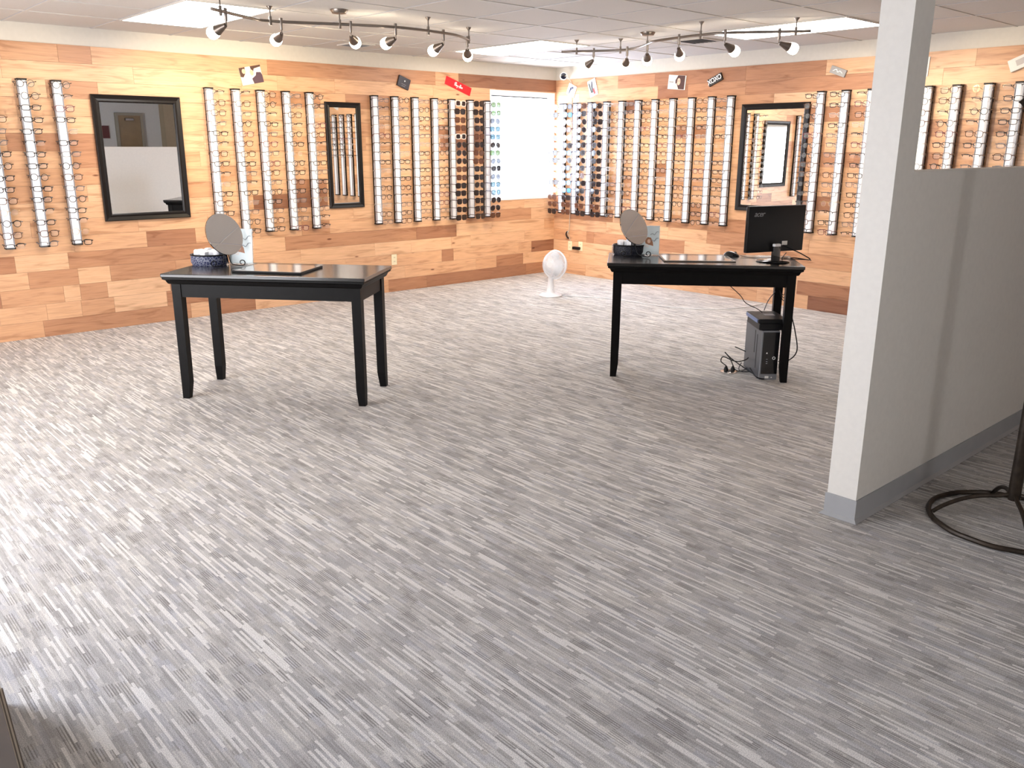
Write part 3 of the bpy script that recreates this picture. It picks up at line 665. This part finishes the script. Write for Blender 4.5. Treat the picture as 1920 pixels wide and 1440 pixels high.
# ------------------------------------------------------------------ camera in the corner, outlets
t = thing('security_camera', 'small white round camera with a dark lens in the room corner', 'camera', (-.075, -.20, 2.365))
d = (CAM-Vector((-.075, -.20, 2.365))).normalized(); q = Vector((0, 0, 1)).rotation_difference(d).to_matrix().to_4x4()
bm = B(); lathe(bm, [(0, -.02), (.03, -.018), (.044, 0), (.046, .016), (.038, .024), (0, .024)], 24, q); obj('housing', bm, M_white, t, True)
bm = B(); lathe(bm, [(0, .0245), (.035, .0245), (.034, .029), (.02, .031), (0, .031)], 24, q); obj('lens', bm, mat('camera_lens', (.012, .012, .03), .1, coat=.6), t, True)
bm = B(); tube(bm, [Vector((0, 0, 0))-d*.012, (.03, -.01, -.01), (.0715, -.02, -.02)], .007, 8); obj('bracket', bm, M_white, t, True)
bm = B(); pth = smooth_path([(-.06, -.215, 2.34), (-.018, -.27, 2.30), (-.014, -.285, 2.15), (-.015, -.30, 1.4), (-.015, -.29, .60), (-.02, -.262, .53), (-.016, -.29, .46), (-.018, -.315, .41)], 10)
tube(bm, pth, .0035, 6); tag(obj('camera_cable', bm, mat('grey_white_cable', (.55, .50, .42), .5), None, True), 'thin cable running from the corner camera down to the outlet', 'cable')
bm = B(); tube(bm, smooth_path([(-.014, -.262, .53), (-.03, -.25, .50), (-.035, -.27, .46), (-.022, -.29, .44)], 6), .009, 6)
tag(obj('cable_tie', bm, M_blackp, None, True), 'bundled dark plug lead hanging above the corner outlet', 'cable')
def outlet(lab, wl, s, z, wd=.068, ht=.115, plug=False):
    t = thing('wall_outlet', lab, 'outlet', (s, -.008, z) if wl == 'L' else (-.008, s, z), 0 if wl == 'L' else -PI/2)
    bm = B(); bb(bm, -wd/2, wd/2, -.006, 0, -ht/2, ht/2, bevel=.002); obj('cover_plate', bm, M_ivory, t)
    for dz in (-.022, .022):
        bm = B(); bb(bm, -.017, .017, -.008, -.0058, dz-.013, dz+.013, bevel=.001); so = obj('socket', bm, M_ivory, t)
        bm = B()
        for dx in (-.007, .007): bb(bm, dx-.0015, dx+.0015, -.0086, -.0078, dz-.004, dz+.007)
        obj('socket_slots', bm, M_dark, so)
    return t
outlet('ivory wall outlet on the left wall beside the left table', 'L', -2.467, .353)
outlet('ivory outlet under the corner camera cable', 'R', -.305, .352)
outlet('ivory outlet with a black adapter, right of its twin near the fan', 'R', -.486, .358)
bm = B(); bb(bm, -.055, -.0175, -.49, -.38, .315, .350, bevel=.006); tag(obj('power_adapter', bm, M_blackp), 'black power adapter plugged in the outlet behind the fan', 'adapter')

# ------------------------------------------------------------------ tables
def table(lab, loc, rz):
    t = thing('console_table', lab, 'table', loc, rz, group='black console tables')     # local x = length, -y = camera side
    L, D, H = 1.287, .585, .80
    bm = B(); bb(bm, -L/2, L/2, -D/2, D/2, H-.022, H, bevel=.004); obj('tabletop', bm, M_blacktop, t)
    # cornice moulding: swept profile around the frame
    bm = B(); prof = [(.0, H-.022), (-.006, H-.022), (-.006, H-.034), (-.020, H-.042), (-.028, H-.060), (-.034, H-.066), (-.044, H-.066), (-.044, H-.022)]
    pr = [(u, z) for u, z in prof]
    cor = [(-L/2, -D/2, 1, 1), (L/2, -D/2, -1, 1), (L/2, D/2, -1, -1), (-L/2, D/2, 1, -1)]
    rings = [[bm.verts.new((cx-sx*u, cy-sy*u, z)) for u, z in pr] for cx, cy, sx, sy in cor]
    for i in range(4):
        A, C = rings[i], rings[(i+1) % 4]; n = len(pr)
        for k in range(n): bm.faces.new((A[k], A[(k+1) % n], C[(k+1) % n], C[k]))
    obj('moulding', bm, M_black, t)
    X, Y = L/2-.043, D/2-.043
    bm = B(); z0, z1 = .652, H-.023; e = .02
    bb(bm, -X+.058, X-.058, -Y+.006, -Y+.006+e, z0, z1); bb(bm, -X+.058, X-.058, Y-.006-e, Y-.006, z0, z1)
    bb(bm, -X+.006, -X+.006+e, -Y+.058, Y-.058, z0, z1); bb(bm, X-.006-e, X-.006, -Y+.058, Y-.058, z0, z1)
    obj('apron', bm, M_black, t)
    for sx in (-1, 1):
        for sy in (-1, 1):
            bm = B(); a = .058; b_ = .042
            xs = sorted([sx*X, sx*(X-a)]); ys = sorted([sy*Y, sy*(Y-a)])
            sec = []
            for z, ww in ((H-.023, a), (.10, a*.93), (0, b_)):
                x0, x1 = (sx*X, sx*(X-ww)); y0_, y1_ = (sy*Y, sy*(Y-ww))
                sec.append([bm.verts.new(v) for v in ((x0, y0_, z), (x1, y0_, z), (x1, y1_, z), (x0, y1_, z))])
            for A, C in zip(sec, sec[1:]):
                for k in range(4): bm.faces.new((A[k], A[(k+1) % 4], C[(k+1) % 4], C[k]))
            bm.faces.new(sec[0]); bm.faces.new(sec[-1]); obj('leg', bm, M_black, t)
    return t
T1 = Vector((-5.262, -2.862, 0)); A1 = math.radians(-50.0)
T2 = Vector((-2.819, -4.302, 0)); A2 = math.radians(-49.6)
table('black wooden table on the left holding a mirror, basket and tray', T1, A1)
table('black wooden table on the right holding a computer monitor', T2, A2)
TH = .8005
def basket(lab, x, y, rz, dark):
    t = thing('basket', lab, 'basket', (x, y, TH), rz)
    def ov(r, z, n=28): return [(r*1.35*math.cos(2*PI*k/n), r*math.sin(2*PI*k/n), z) for k in range(n)]
    m = noisy('basket_weave_'+dark, (.012, .018, .06), .6, 55, .2); nt = NT(m)
    tc = nt.n('ShaderNodeTexCoord'); vo = nt.n('ShaderNodeTexVoronoi', feature='DISTANCE_TO_EDGE'); vo.inputs['Scale'].default_value = 60; nt.l(tc.outputs['Object'], vo.inputs['Vector'])
    c = nt.ramp(vo.outputs['Distance'], [(.03, (.20, .21, .26) if dark == 'cloth' else (.05, .05, .06)), (.12, (.010, .016, .065) if dark == 'cloth' else (.006, .008, .02))])
    nt.l(c, nt.b.inputs['Base Color'])
    bm = B(); rs = []
    for r, z in ((.080, 0), (.087, .02), (.087, .070), (.081, .070), (.080, .02), (.074, .006)): rs.append([bm.verts.new(v) for v in ov(r, z)])
    for A, C in zip(rs, rs[1:]):
        for k in range(28): bm.faces.new((A[k], A[(k+1) % 28], C[(k+1) % 28], C[k]))
    bm.faces.new(rs[0][::-1]); bm.faces.new(rs[-1]); obj('bowl', bm, m, t, True)
    bm = B(); tube(bm, ov(.086, .068), .005, 6, closed=True); obj('rim', bm, M_blackp, t, True)
    if dark == 'wicker':
        for sd in (-1, 1):
            bm = B()
            for k in range(5): tube(bm, [(sd*.118, -.05, .012+k*.012), (sd*.124, 0, .012+k*.012), (sd*.118, .05, .012+k*.012)], .0025, 5)
            obj('side_wire', bm, M_bronze, t, True)
    return t
def at(T, A, u, v, z=TH):     # table-local to world
    return (T.x+u*math.cos(A)-v*math.sin(A), T.y+u*math.sin(A)+v*math.cos(A), z)
def contents(x, y, rz, lab, grp, seed, blue):
    rg = random.Random(seed); c, s_ = math.cos(rz), math.sin(rz)
    cols = [mat('white_wrapper', (.88, .88, .9), .35), mat('pale_blue_wrapper', (.60, .72, .88), .35)]
    for k in range(13):
        if k == 0: u = v = 0
        else:
            a = 2*PI*k/12*1.0; r = .052 if k % 2 else .030; u, v = 1.35*r*math.cos(a), r*math.sin(a)
        bm = B(); bx(bm, (0, 0, 0), (.048, .036, .040), Matrix.Rotation(rg.uniform(-.25, .25), 3, 'X') @ Matrix.Rotation(rg.uniform(0, 3), 3, 'Z'), bevel=.009)
        o = obj('wrapped_packet', bm, cols[1 if rg.random() < blue else 0], None, True); o.location = (x+u*c-v*s_, y+u*s_+v*c, TH+.075+rg.uniform(0, .008)+(.012 if k == 0 else 0))
        tag(o, lab, 'packet', grp)
b1 = (-5.505, -2.365); basket('navy patterned fabric basket full of white packets on the left table', *b1, A1+.1, 'cloth')
contents(*b1, A1+.1, 'white wrapped packet heaped in the navy fabric basket', 'packets in the left basket', 3, .05)
b2 = (-2.985, -3.79); basket('dark wicker basket of packets on the right table', *b2, A2+.1, 'wicker')
contents(*b2, A2+.1, 'pale wrapped packet in the dark wicker basket', 'packets in the right basket', 4, .45)
def table_mirror(lab, C_, theta, slant, foot, rad):
    C_ = Vector(C_); tc = (CAM-C_).normalized(); rt = Vector((math.sin(YAW), -math.cos(YAW), 0)); rt = (rt-tc*rt.dot(tc)).normalized(); up = tc.cross(rt)
    if up.z < 0: up = -up
    nrm = (math.cos(theta)*tc + math.sin(theta)*(math.cos(slant)*rt+math.sin(slant)*up)).normalized()
    t = thing('table_mirror', lab, 'mirror', (foot[0], foot[1], TH), 0)
    off = C_-Vector((foot[0], foot[1], TH)); q = Vector((0, 0, 1)).rotation_difference(nrm).to_matrix().to_4x4()
    bm = B(); lathe(bm, [(0, -.004), (rad-.003, -.004), (rad, -.002), (rad, .002), (0, .002)], 48, Matrix.Translation(off) @ q); obj('mirror_disc', bm, M_mirror, t)
    bm = B(); lathe(bm, [(0, -.006), (rad-.001, -.006), (rad+.0012, -.0045), (rad+.0012, -.0035), (0, -.0042)], 48, Matrix.Translation(off) @ q); obj('disc_backing', bm, M_frame, t)
    hub = off - nrm*.008
    # wire stand: bow from the disc down to two scrolled feet
    fd = Vector((rt.x, rt.y, 0)).normalized(); bk = Vector((-tc.x, -tc.y, 0)).normalized()
    bm = B()
    for sd in (-1, 1):
        a = Vector((0, 0, .008)) + fd*sd*.085 - bk*.03
        p = [hub, hub-Vector((0, 0, .06))+bk*.03+fd*sd*.008, Vector((hub.x, hub.y, .06))*.5+bk*.03+fd*sd*.02, fd*sd*.045+Vector((0, 0, .010)), a]
        for k in range(9):
            an = -PI/2+k*PI*.24; rad2 = .020*(1-k*.06); p.append(a+fd*sd*(rad2*math.cos(an))+Vector((0, 0, .020+rad2*math.sin(an))))
        tube(bm, smooth_path(p, 5), .0034, 6)
    p = [hub, hub-Vector((0, 0, .08))+bk*.06, Vector((0, 0, .03))+bk*.10, Vector((0, 0, .006))+bk*.12]; tube(bm, smooth_path(p, 6), .0034, 6)
    obj('wire_stand', bm, M_blackp, t, True)
    return t
table_mirror('round swivel mirror on a wire stand on the left table', (-5.465, -2.545, 1.010), math.radians(39), math.radians(26), (-5.45, -2.53), .134)
table_mirror('round swivel mirror on a wire stand on the right table', (-3.096, -3.918, 1.012), math.radians(50), math.radians(28), (-3.08, -3.93), .129)
def brochure(lab, p0, p1, h):
    p0, p1 = Vector(p0), Vector(p1); c = (p0+p1)/2; wd = (p1-p0).length; an = math.atan2((p1-p0).y, (p1-p0).x)
    t = thing('brochure_stand', lab, 'brochure stand', (c.x, c.y, TH), an)
    tl = Matrix.Rotation(-.12, 4, 'X')       # leans back
    m_ac = tint('clear_holder_'+str(round(wd, 3)), (.75, .82, .86), .22)
    bm = B(); bx(bm, (0, 0, h/2+.003), (wd, .002, h)); bmesh.ops.transform(bm, matrix=tl, verts=bm.verts); bb(bm, -wd/2, wd/2, -.004, .06, 0, .003); obj('clear_holder', bm, m_ac, t)
    bm = B(); bx(bm, (0, -.0035, h/2+.004), (wd-.008, .0025, h-.008)); bmesh.ops.transform(bm, matrix=tl, verts=bm.verts)
    cd_ = obj('printed_card', bm, mat('pale_blue_print', (.70, .78, .79), .4), t)
    def pf(poly, m, nm, z=0):
        b_ = B(); prism(b_, poly, .0006, tl @ Matrix.Translation((0, -.0050-z, 0)) @ Matrix.Rotation(PI/2, 4, 'X')); obj(nm, b_, m, cd_)
    hair = mat('print_auburn_hair', (.36, .16, .08), .5)
    pf([(-wd*.30, h*.50), (-wd*.16, h*.62), (wd*.02, h*.60), (wd*.12, h*.46), (wd*.16, h*.32), (wd*.04, h*.34), (-wd*.1, h*.36), (-wd*.26, h*.40)], hair, 'print_hair')
    pf(ell(-wd*.08, h*.48, wd*.09, h*.07), M_skin, 'print_face', .0007)
    pf([(-wd*.38, h*.30), (-wd*.2, h*.40), (-wd*.06, h*.34), (-wd*.1, h*.26)], M_card, 'print_blouse')
    pf([(-wd*.45, h*.03), (wd*.46, h*.03), (wd*.46, h*.05), (-wd*.45, h*.05)], mat('print_grey_strip', (.5, .55, .55), .5), 'print_strip')
    b_ = B()
    for dz in (0, -.045): tube(b_, smooth_path([(-wd*.02, -.0065, h*.70+dz), (wd*.1, -.0065, h*.74+dz), (wd*.2, -.0065, h*.70+dz), (wd*.32, -.0065, h*.80+dz), (wd*.42, -.0065, h*.80+dz)], 5), .0016, 4)
    bmesh.ops.transform(b_, matrix=tl, verts=b_.verts); obj('print_eyeglasses', b_, mat('print_grey_line', (.22, .25, .28), .5), cd_)
    return t
brochure('pale blue brochure in a clear stand on the left table', (-5.395, -2.425), (-5.285, -2.545), .230)
brochure('pale blue brochure in a clear stand on the right table', (-2.965, -3.880), (-2.880, -3.980), .208)
def pad(lab, cs, th, m_top, m_rim):
    cs = [Vector(c) for c in cs]; c = sum(cs, Vector((0, 0)))/4; an = math.atan2((cs[1]-cs[0]).y, (cs[1]-cs[0]).x); wd = (cs[1]-cs[0]).length; dp = ((cs[2]-cs[1]).length+(cs[3]-cs[0]).length)/2
    t = thing('desk_tray', lab, 'tray', (c.x, c.y, TH), an)
    bm = B(); bb(bm, -wd/2, wd/2, -dp/2, dp/2, 0, th, bevel=.002); obj('base', bm, m_rim, t)
    bm = B(); e = .012; bb(bm, -wd/2+e, wd/2-e, -dp/2+e, dp/2-e, th-.001, th+.0015); obj('glossy_insert', bm, m_top, t)
    return t
M_insert = mat('glossy_pale_insert', (.42, .36, .33), .10, coat=1.0); M_insert2 = mat('glossy_white_insert', (.62, .60, .60), .10, coat=1.0)
pad('glossy brown-edged desk tray lying on the left table', [(-5.545,-2.80),(-5.27,-3.165),(-5.02,-2.955),(-5.295,-2.60)], .012, M_insert, M_black)
pad('glossy white desk pad lying on the right table', [(-3.13,-4.215),(-2.785,-4.555),(-2.565,-4.335),(-2.90,-4.005)], .007, M_insert2, M_nickel)

# monitor
t = thing('computer_monitor', 'black flat computer monitor seen from behind on the right table', 'monitor', (-2.56, -4.700, TH), math.radians(-18.4))
PW, PH = .478, .306
bm = B(); bb(bm, -PW/2, PW/2, -.012, .02, .068, .068+PH, bevel=.006); obj('screen_housing', bm, M_blackp, t, True)
bm = B(); bb(bm, -PW/2+.012, PW/2-.012, .0195, .021, .08, .068+PH-.012); obj('screen', bm, M_blackg, t)
bm = B(); lathe(bm, [(0, 0), (.108, 0), (.112, .004), (.106, .009), (.03, .016), (0, .016)], 36); obj('base', bm, M_blackg, t, True)
bm = B(); bb(bm, -.030, .030, -.036, -.012, .012, .11, bevel=.004); obj('neck', bm, M_blackg, t, True)
lm = text_mesh('acer', .052, .0006, .35, .92, .0002)
o = obj('logo', lm, mat('grey_logo', (.20, .20, .21), .4), t); o.location = (-PW/2+.085, -.0127, .068+PH-.052); o.rotation_euler = (PI/2, 0, 0)
bm = B(); bb(bm, .055, .10, -.0132, -.012, .108, .138); obj('white_sticker', bm, M_card, t)
bm = B(); bb(bm, .055, .10, -.0138, -.0132, .108, .111); obj('sticker_line', bm, M_dark, t)
bm = B(); bb(bm, -.045, .008, -.062, -.0365, .108, .126, bevel=.004); obj('video_plug', bm, M_white, t)
# mouse and cables
t = thing('computer_mouse', 'black computer mouse on the right table, left of the monitor', 'mouse', (-2.53, -4.35, TH), math.radians(-60))
bm = B(); bmesh.ops.create_uvsphere(bm, u_segments=20, v_segments=12, radius=1)
for v in bm.verts:
    v.co.x *= .056; v.co.y *= .031; v.co.z = max(v.co.z, 0)*.036*(1-.25*v.co.x/.056)
obj('shell', bm, M_blackg, t, True)
bm = B(); bmesh.ops.create_cone(bm, cap_ends=True, segments=14, radius1=.010, radius2=.010, depth=.006, matrix=Matrix.Translation((.026, 0, .026)) @ Matrix.Rotation(PI/2, 4, 'X')); obj('scroll_wheel', bm, M_nickel, t, True)
def cable(lab, pts, r, m=M_blackp, nm='cable'):
    bm = B(); tube(bm, smooth_path(pts, 8), r, 6); return tag(obj(nm, bm, m, None, True), lab, 'cable')
def w2(u, v, z): return at(T2, A2, u, v, z)
cable('thin black mouse cable curling across the right tabletop', [(-2.50, -4.405, TH+.008), (-2.50, -4.47, TH+.003), (-2.47, -4.53, TH+.003), (-2.42, -4.58, TH+.003), (-2.36, -4.63, TH+.003), (-2.30, -4.66, TH+.003)], .0022, nm='mouse_cable')
cable('black monitor cable drooping behind the monitor and off the table', [(-2.545, -4.757, .915), (-2.49, -4.80, .885), (-2.40, -4.82, .850), (-2.34, -4.85, TH+.008), w2(.62, .10, TH+.006), w2(.655, .08, .74), w2(.650, .10, .60), w2(.648, .10, .45), w2(.69, .10, .30), w2(.71, .06, .16), w2(.66, .05, .09), w2(.60, .12, .06)], .0042, nm='monitor_cable')
cable('second black lead trailing from the monitor stand to the table edge', [(-2.50, -4.76, .86), (-2.44, -4.70, .812), (-2.38, -4.72, TH+.004), (-2.33, -4.82, TH+.005), (-2.34, -4.86, TH+.005)], .003, nm='monitor_cable')
cable('black wire hanging from the right table apron to the black box', [w2(.18, .2, .655), w2(.22, .18, .60), w2(.30, .14, .53), w2(.34, .12, .48), w2(.42, .08, .445), w2(.45, .06, .425)], .003, nm='hanging_wire')
cable('short black wire from the rear table leg to the black box', [w2(.545, .16, .56), w2(.50, .15, .50), w2(.47, .12, .43)], .003, nm='hanging_wire')
bm = B()
for k in range(3): tube(bm, smooth_path([w2(.565+.01*k, .14, .66-.01*k), w2(.60+.008*k, .13, .60-.02*k), w2(.60, .14, .54-.02*k), w2(.57, .15, .57)], 6), .0025, 6)
tag(obj('cable_loop', bm, M_blackp, None, True), 'loose loop of thin wires beside the rear right table leg', 'cable')

# computer tower with box on top
AF = math.atan2(-.081, .092)
ux = Vector((math.cos(AF), math.sin(AF), 0)); uy = Vector((-math.sin(AF), math.cos(AF), 0))
tl_ = Vector((-2.700, -4.768, 0))
ctr = tl_ + ux*.054 + uy*.215
t = thing('computer_tower', 'slim black and grey computer tower standing under the right table', 'computer', (ctr.x, ctr.y, 0), AF)
M_case = mat('grey_steel_case', (.10, .11, .13), .35, .5); M_case2 = mat('silver_grey_bezel', (.23, .24, .26), .35, .3)
bm = B(); bb(bm, -.062, .062, -.178, .19, 0.0, .345, bevel=.003); obj('case', bm, M_case, t)
bm = B(); bb(bm, -.062, .062, -.192, -.1785, .0, .345, bevel=.003); fb = obj('front_bezel', bm, M_case2, t)
bm = B(); bb(bm, -.052, .060, -.198, -.1925, .042, .335, bevel=.002); obj('gloss_panel', bm, M_blackg, t)
bm = B(); tube(bm, [(.030+.009*math.cos(2*PI*k/16), -.1985, .155+.009*math.sin(2*PI*k/16)) for k in range(16)], .0022, 6, closed=True); obj('round_logo', bm, M_lett, t)
bm = B(); prism(bm, [(-.026, .186), (-.014, .186), (-.020, .197)], .0008, Matrix.Translation((0, -.198, 0)) @ Matrix.Rotation(PI/2, 4, 'X')); obj('printed_mark', bm, M_lett, t)
bm = B()
for z in (.145, .128, .115): bb(bm, -.022, -.012, -.199, -.1979, z, z+.004)
obj('front_ports', bm, M_clip, t)
bm = B(); bb(bm, -.020, .006, -.1928, -.1918, .010, .026); bb(bm, .022, .030, -.1928, -.1918, .012, .02); obj('sticker', bm, M_card, t)
bm = B(); bb(bm, -.0628, -.0618, -.10, -.085, .06, .30); bb(bm, -.0628, -.0618, -.05, -.035, .16, .32); obj('side_vents', bm, M_dark, t)
c2 = ctr + ux*.012 - uy*.022 + Vector((0, 0, .3465))
TOWER = t
t = thing('battery_backup', 'black box with a white label resting on top of the computer tower', 'power unit', c2, AF)
bm = B(); bb(bm, -.095, .095, -.165, .135, .0, .045, bevel=.006); obj('lower_body', bm, M_blackp, t)
bm = B(); bb(bm, -.105, .10, -.170, .14, .046, .078, bevel=.008); obj('upper_lid', bm, M_blackp, t)
bm = B(); bb(bm, -.108, -.1045, -.15, .12, .050, .074, bevel=.001); obj('blue_side_strip', bm, mat('blue_grey_strip', (.10, .16, .34), .3), t)
bm = B(); bb(bm, -.02, .05, -.03, .03, .0775, .079); obj('white_label', bm, mat('grey_label', (.45, .44, .44), .5), t)

# floor box with plugs
t = thing('floor_outlet', 'round chrome floor outlet in the carpet left of the tower', 'floor outlet', (-2.66, -4.485, 0))
bm = B(); lathe(bm, [(0, .0005), (.058, .0005), (.060, .003), (.050, .006), (0, .006)], 28); obj('cover_ring', bm, mat('chrome_cover', (.75, .75, .75), .18, 1), t, True)
bm = B(); bb(bm, -.028, .028, -.02, .02, .006, .008); obj('socket_face', bm, M_blackp, t)
for i, (dx, dy) in enumerate(((-.018, .014), (.020, -.018))):
    tt = thing('power_plug', ['left black power plug standing in the floor outlet', 'right black power plug standing in the floor outlet'][i], 'plug', (-2.66+dx, -4.485+dy, .0085))
    bm = B(); lathe(bm, [(0, 0), (.015, 0), (.016, .012), (.010, .026), (.006, .036), (0, .038)], 12); obj('plug_body', bm, M_blackp, tt, True)
def cord(lab, pts, r):
    bm = B(); tube(bm, smooth_path(pts, 8), r, 6); o = obj('power_cord', bm, M_blackp, TOWER, True, lab)
    bpy.context.view_layer.update(); o.matrix_parent_inverse = TOWER.matrix_world.inverted()
cord('black power cord looping high from the floor outlet to the tower', [(-2.678, -4.471, .046), (-2.70, -4.44, .075), (-2.675, -4.44, .105), (-2.65, -4.50, .085), (-2.60, -4.53, .075), (-2.52, -4.54, .085), (-2.46, -4.50, .11), (-2.475, -4.40, .14)], .0038)
cord('black power cord with a tall kink above the floor outlet', [(-2.640, -4.503, .046), (-2.655, -4.48, .10), (-2.675, -4.45, .140), (-2.655, -4.49, .10), (-2.62, -4.56, .05), (-2.60, -4.64, .01), (-2.58, -4.72, .006), (-2.66, -4.77, .005), (-2.70, -4.73, .02), (-2.69, -4.67, .07)], .0038)
cord('flat loop of black cord lying on the carpet by the tower', [(-2.64, -4.50, .03), (-2.62, -4.53, .008), (-2.56, -4.54, .005), (-2.47, -4.52, .005), (-2.46, -4.58, .005), (-2.53, -4.60, .005), (-2.60, -4.56, .005), (-2.56, -4.50, .007), (-2.47, -4.46, .03)], .0035)

# ------------------------------------------------------------------ fan
FX, FY = -1.372, -1.350
t = thing('desk_fan', 'white round desk fan standing on the carpet in the room corner', 'fan', (FX, FY, 0), 0)
bm = B(); lathe(bm, [(0, 0), (.120, 0), (.124, .010), (.112, .022), (.05, .036), (0, .040)], 36); obj('base', bm, M_white, t, True)
bm = B(); lathe(bm, [(.047, .034), (.036, .09), (.030, .16), (.028, .20), (0, .205)], 24); obj('neck', bm, M_white, t, True)
bm = B()
aim = Vector((-.25, .9, -.05)).normalized()            # faces away to the left; the back of the cage is toward the viewer's left
aim = Vector((-.985, -.10, .12)).normalized()
q = Vector((0, 0, 1)).rotation_difference(aim).to_matrix().to_4x4(); hc = Vector((.030, -.026, .335)); mt = Matrix.Translation(hc) @ q
def ring(r, z, rad=.0025, n=32):
    tube(bm, [mt @ Vector((r*math.cos(2*PI*k/n), r*math.sin(2*PI*k/n), z)) for k in range(n)], rad, 5, closed=True)
ring(.150, 0, .008)
for r, z in ((.135, .040), (.095, .062), (.05, .070)): ring(r, z)
for r, z in ((.135, -.040), (.095, -.058)): ring(r, z)
for k in range(72):
    a = 2*PI*k/72; c, s_ = math.cos(a), math.sin(a)
    tube(bm, [mt @ Vector((c*r, s_*r, z)) for r, z in ((.03, .072), (.095, .062), (.135, .040), (.150, 0), (.135, -.040), (.095, -.058), (.045, -.064))], .0022, 4)
obj('cage', bm, M_white, t, True)
bm = B(); lathe(bm, [(0, .070), (.034, .070), (.034, .078), (0, .082)], 24, mt); obj('front_badge', bm, M_white, t, True)
bm = B(); lathe(bm, [(0, -.135), (.030, -.130), (.045, -.105), (.048, -.062), (0, -.06)], 24, mt)
tube(bm, [mt @ Vector((0, 0, -.09)), (0, 0, .19)], .018, 10); obj('motor_housing', bm, M_white, t, True)
bm = B()
for k in range(3):
    a0 = k*2*PI/3; vs = []
    for rr_, w_ in ((.02, .25), (.06, .55), (.10, .75), (.128, .55)):
        row = []
        for j in range(5):
            a = a0+(j/4-.5)*2*w_; row.append(mt @ Vector((rr_*math.cos(a), rr_*math.sin(a), .02-(j/4-.5)*.035)))
        vs.append([bm.verts.new(p) for p in row])
    for A, C in zip(vs, vs[1:]):
        for j in range(4): bm.faces.new((A[j], A[j+1], C[j+1], C[j]))
fb = obj('blades', bm, mat('pale_grey_blades', (.72, .74, .76), .3), t, True); sm = fb.modifiers.new('thick', 'SOLIDIFY'); sm.thickness = .002
kd = (CAM-Vector((FX, FY, 0))); kd.z = 0; kd.normalize(); kp = Vector((.012, 0, .07)) + kd*.040
bm = B(); rt = Vector((kd.y*-1, kd.x, 0)); tube(bm, [kp+rt*.012*math.cos(a*.45-PI)+Vector((0, 0, .012*math.sin(a*.45-PI))) for a in range(9)], .003, 6); obj('dial', bm, M_clip, t, True)
cable('thin white fan cord lying on the carpet between fan and right table', [(FX+.10, FY-.06, .006), (-1.2, -1.60, .005), (-1.05, -1.85, .005), (-1.0, -2.2, .005), (-.95, -2.6, .005), (-.8, -2.9, .005), (-.5, -3.1, .005), (-.10, -3.15, .005)], .004, M_white, 'fan_cord')

# ------------------------------------------------------------------ iron stand at right
t = thing('coat_stand', 'dark bronze iron stand with a ring base, beside the grey partition', 'stand', (-3.93, -6.76, 0))
bm = B(); Rr = .315
tube(bm, [(Rr*math.cos(2*PI*k/48), Rr*math.sin(2*PI*k/48), .0125+.001*math.sin(k*1.7)) for k in range(48)], .0115, 8, closed=True); obj('base_ring', bm, M_bronze, t, True)
ph = math.atan2(CAM.y+6.76, CAM.x+3.93)
for k in range(4):
    a = ph+.28+k*PI/2; c, s_ = math.cos(a), math.sin(a)
    bm = B(); tube(bm, smooth_path([(0.012*c, .012*s_, .135), (.06*c, .06*s_, .122), (.13*c, .13*s_, .112), (.20*c, .20*s_, .088), (.265*c, .265*s_, .05), ((Rr-.012)*c, (Rr-.012)*s_, .018)], 6), .0095, 8); obj('leg', bm, M_bronze, t, True)
bm = B(); tube(bm, [(0, 0, .11), (0, 0, .135), (0, 0, .6), (0, 0, 1.2), (0, 0, 1.74)], [.022, .026, .0235, .021, .018], 12); obj('pole', bm, M_bronze, t, True)
lf = Vector((-.743, .669, 0))
for k in range(4):
    a = math.atan2(lf.y, lf.x)+k*PI/2-.30; c, s_ = math.cos(a), math.sin(a)
    bm = B(); tube(bm, smooth_path([(.01*c, .01*s_, 1.62), (.07*c, .07*s_, 1.60), (.14*c, .14*s_, 1.655), (.205*c, .205*s_, 1.725)], 6), [.009]*18+[.012], 8); obj('hook_arm', bm, M_bronze, t, True)

# ------------------------------------------------------------------ dark display step at the lower left edge
t = thing('display_shelf', 'dark brown wooden shelf corner at the lower left edge', 'shelf', (-7.44, -5.45, 0), math.radians(-5.1))
M_dw = noisy('dark_walnut', (.055, .036, .022), .5, 8, .3); M_edge = mat('pale_edge', (.42, .36, .28), .5)
bm = B(); bb(bm, -.42, .0, -.52, .17, .0, .055); bb(bm, -.42, -.012, -.50, .16, .066, .125); bb(bm, -.42, -.022, -.48, .15, .136, .20); obj('boards', bm, M_dw, t)
bm = B(); bb(bm, -.42, -.004, -.515, .165, .055, .066); bb(bm, -.42, -.016, -.495, .155, .125, .136); obj('pale_edges', bm, M_edge, t)
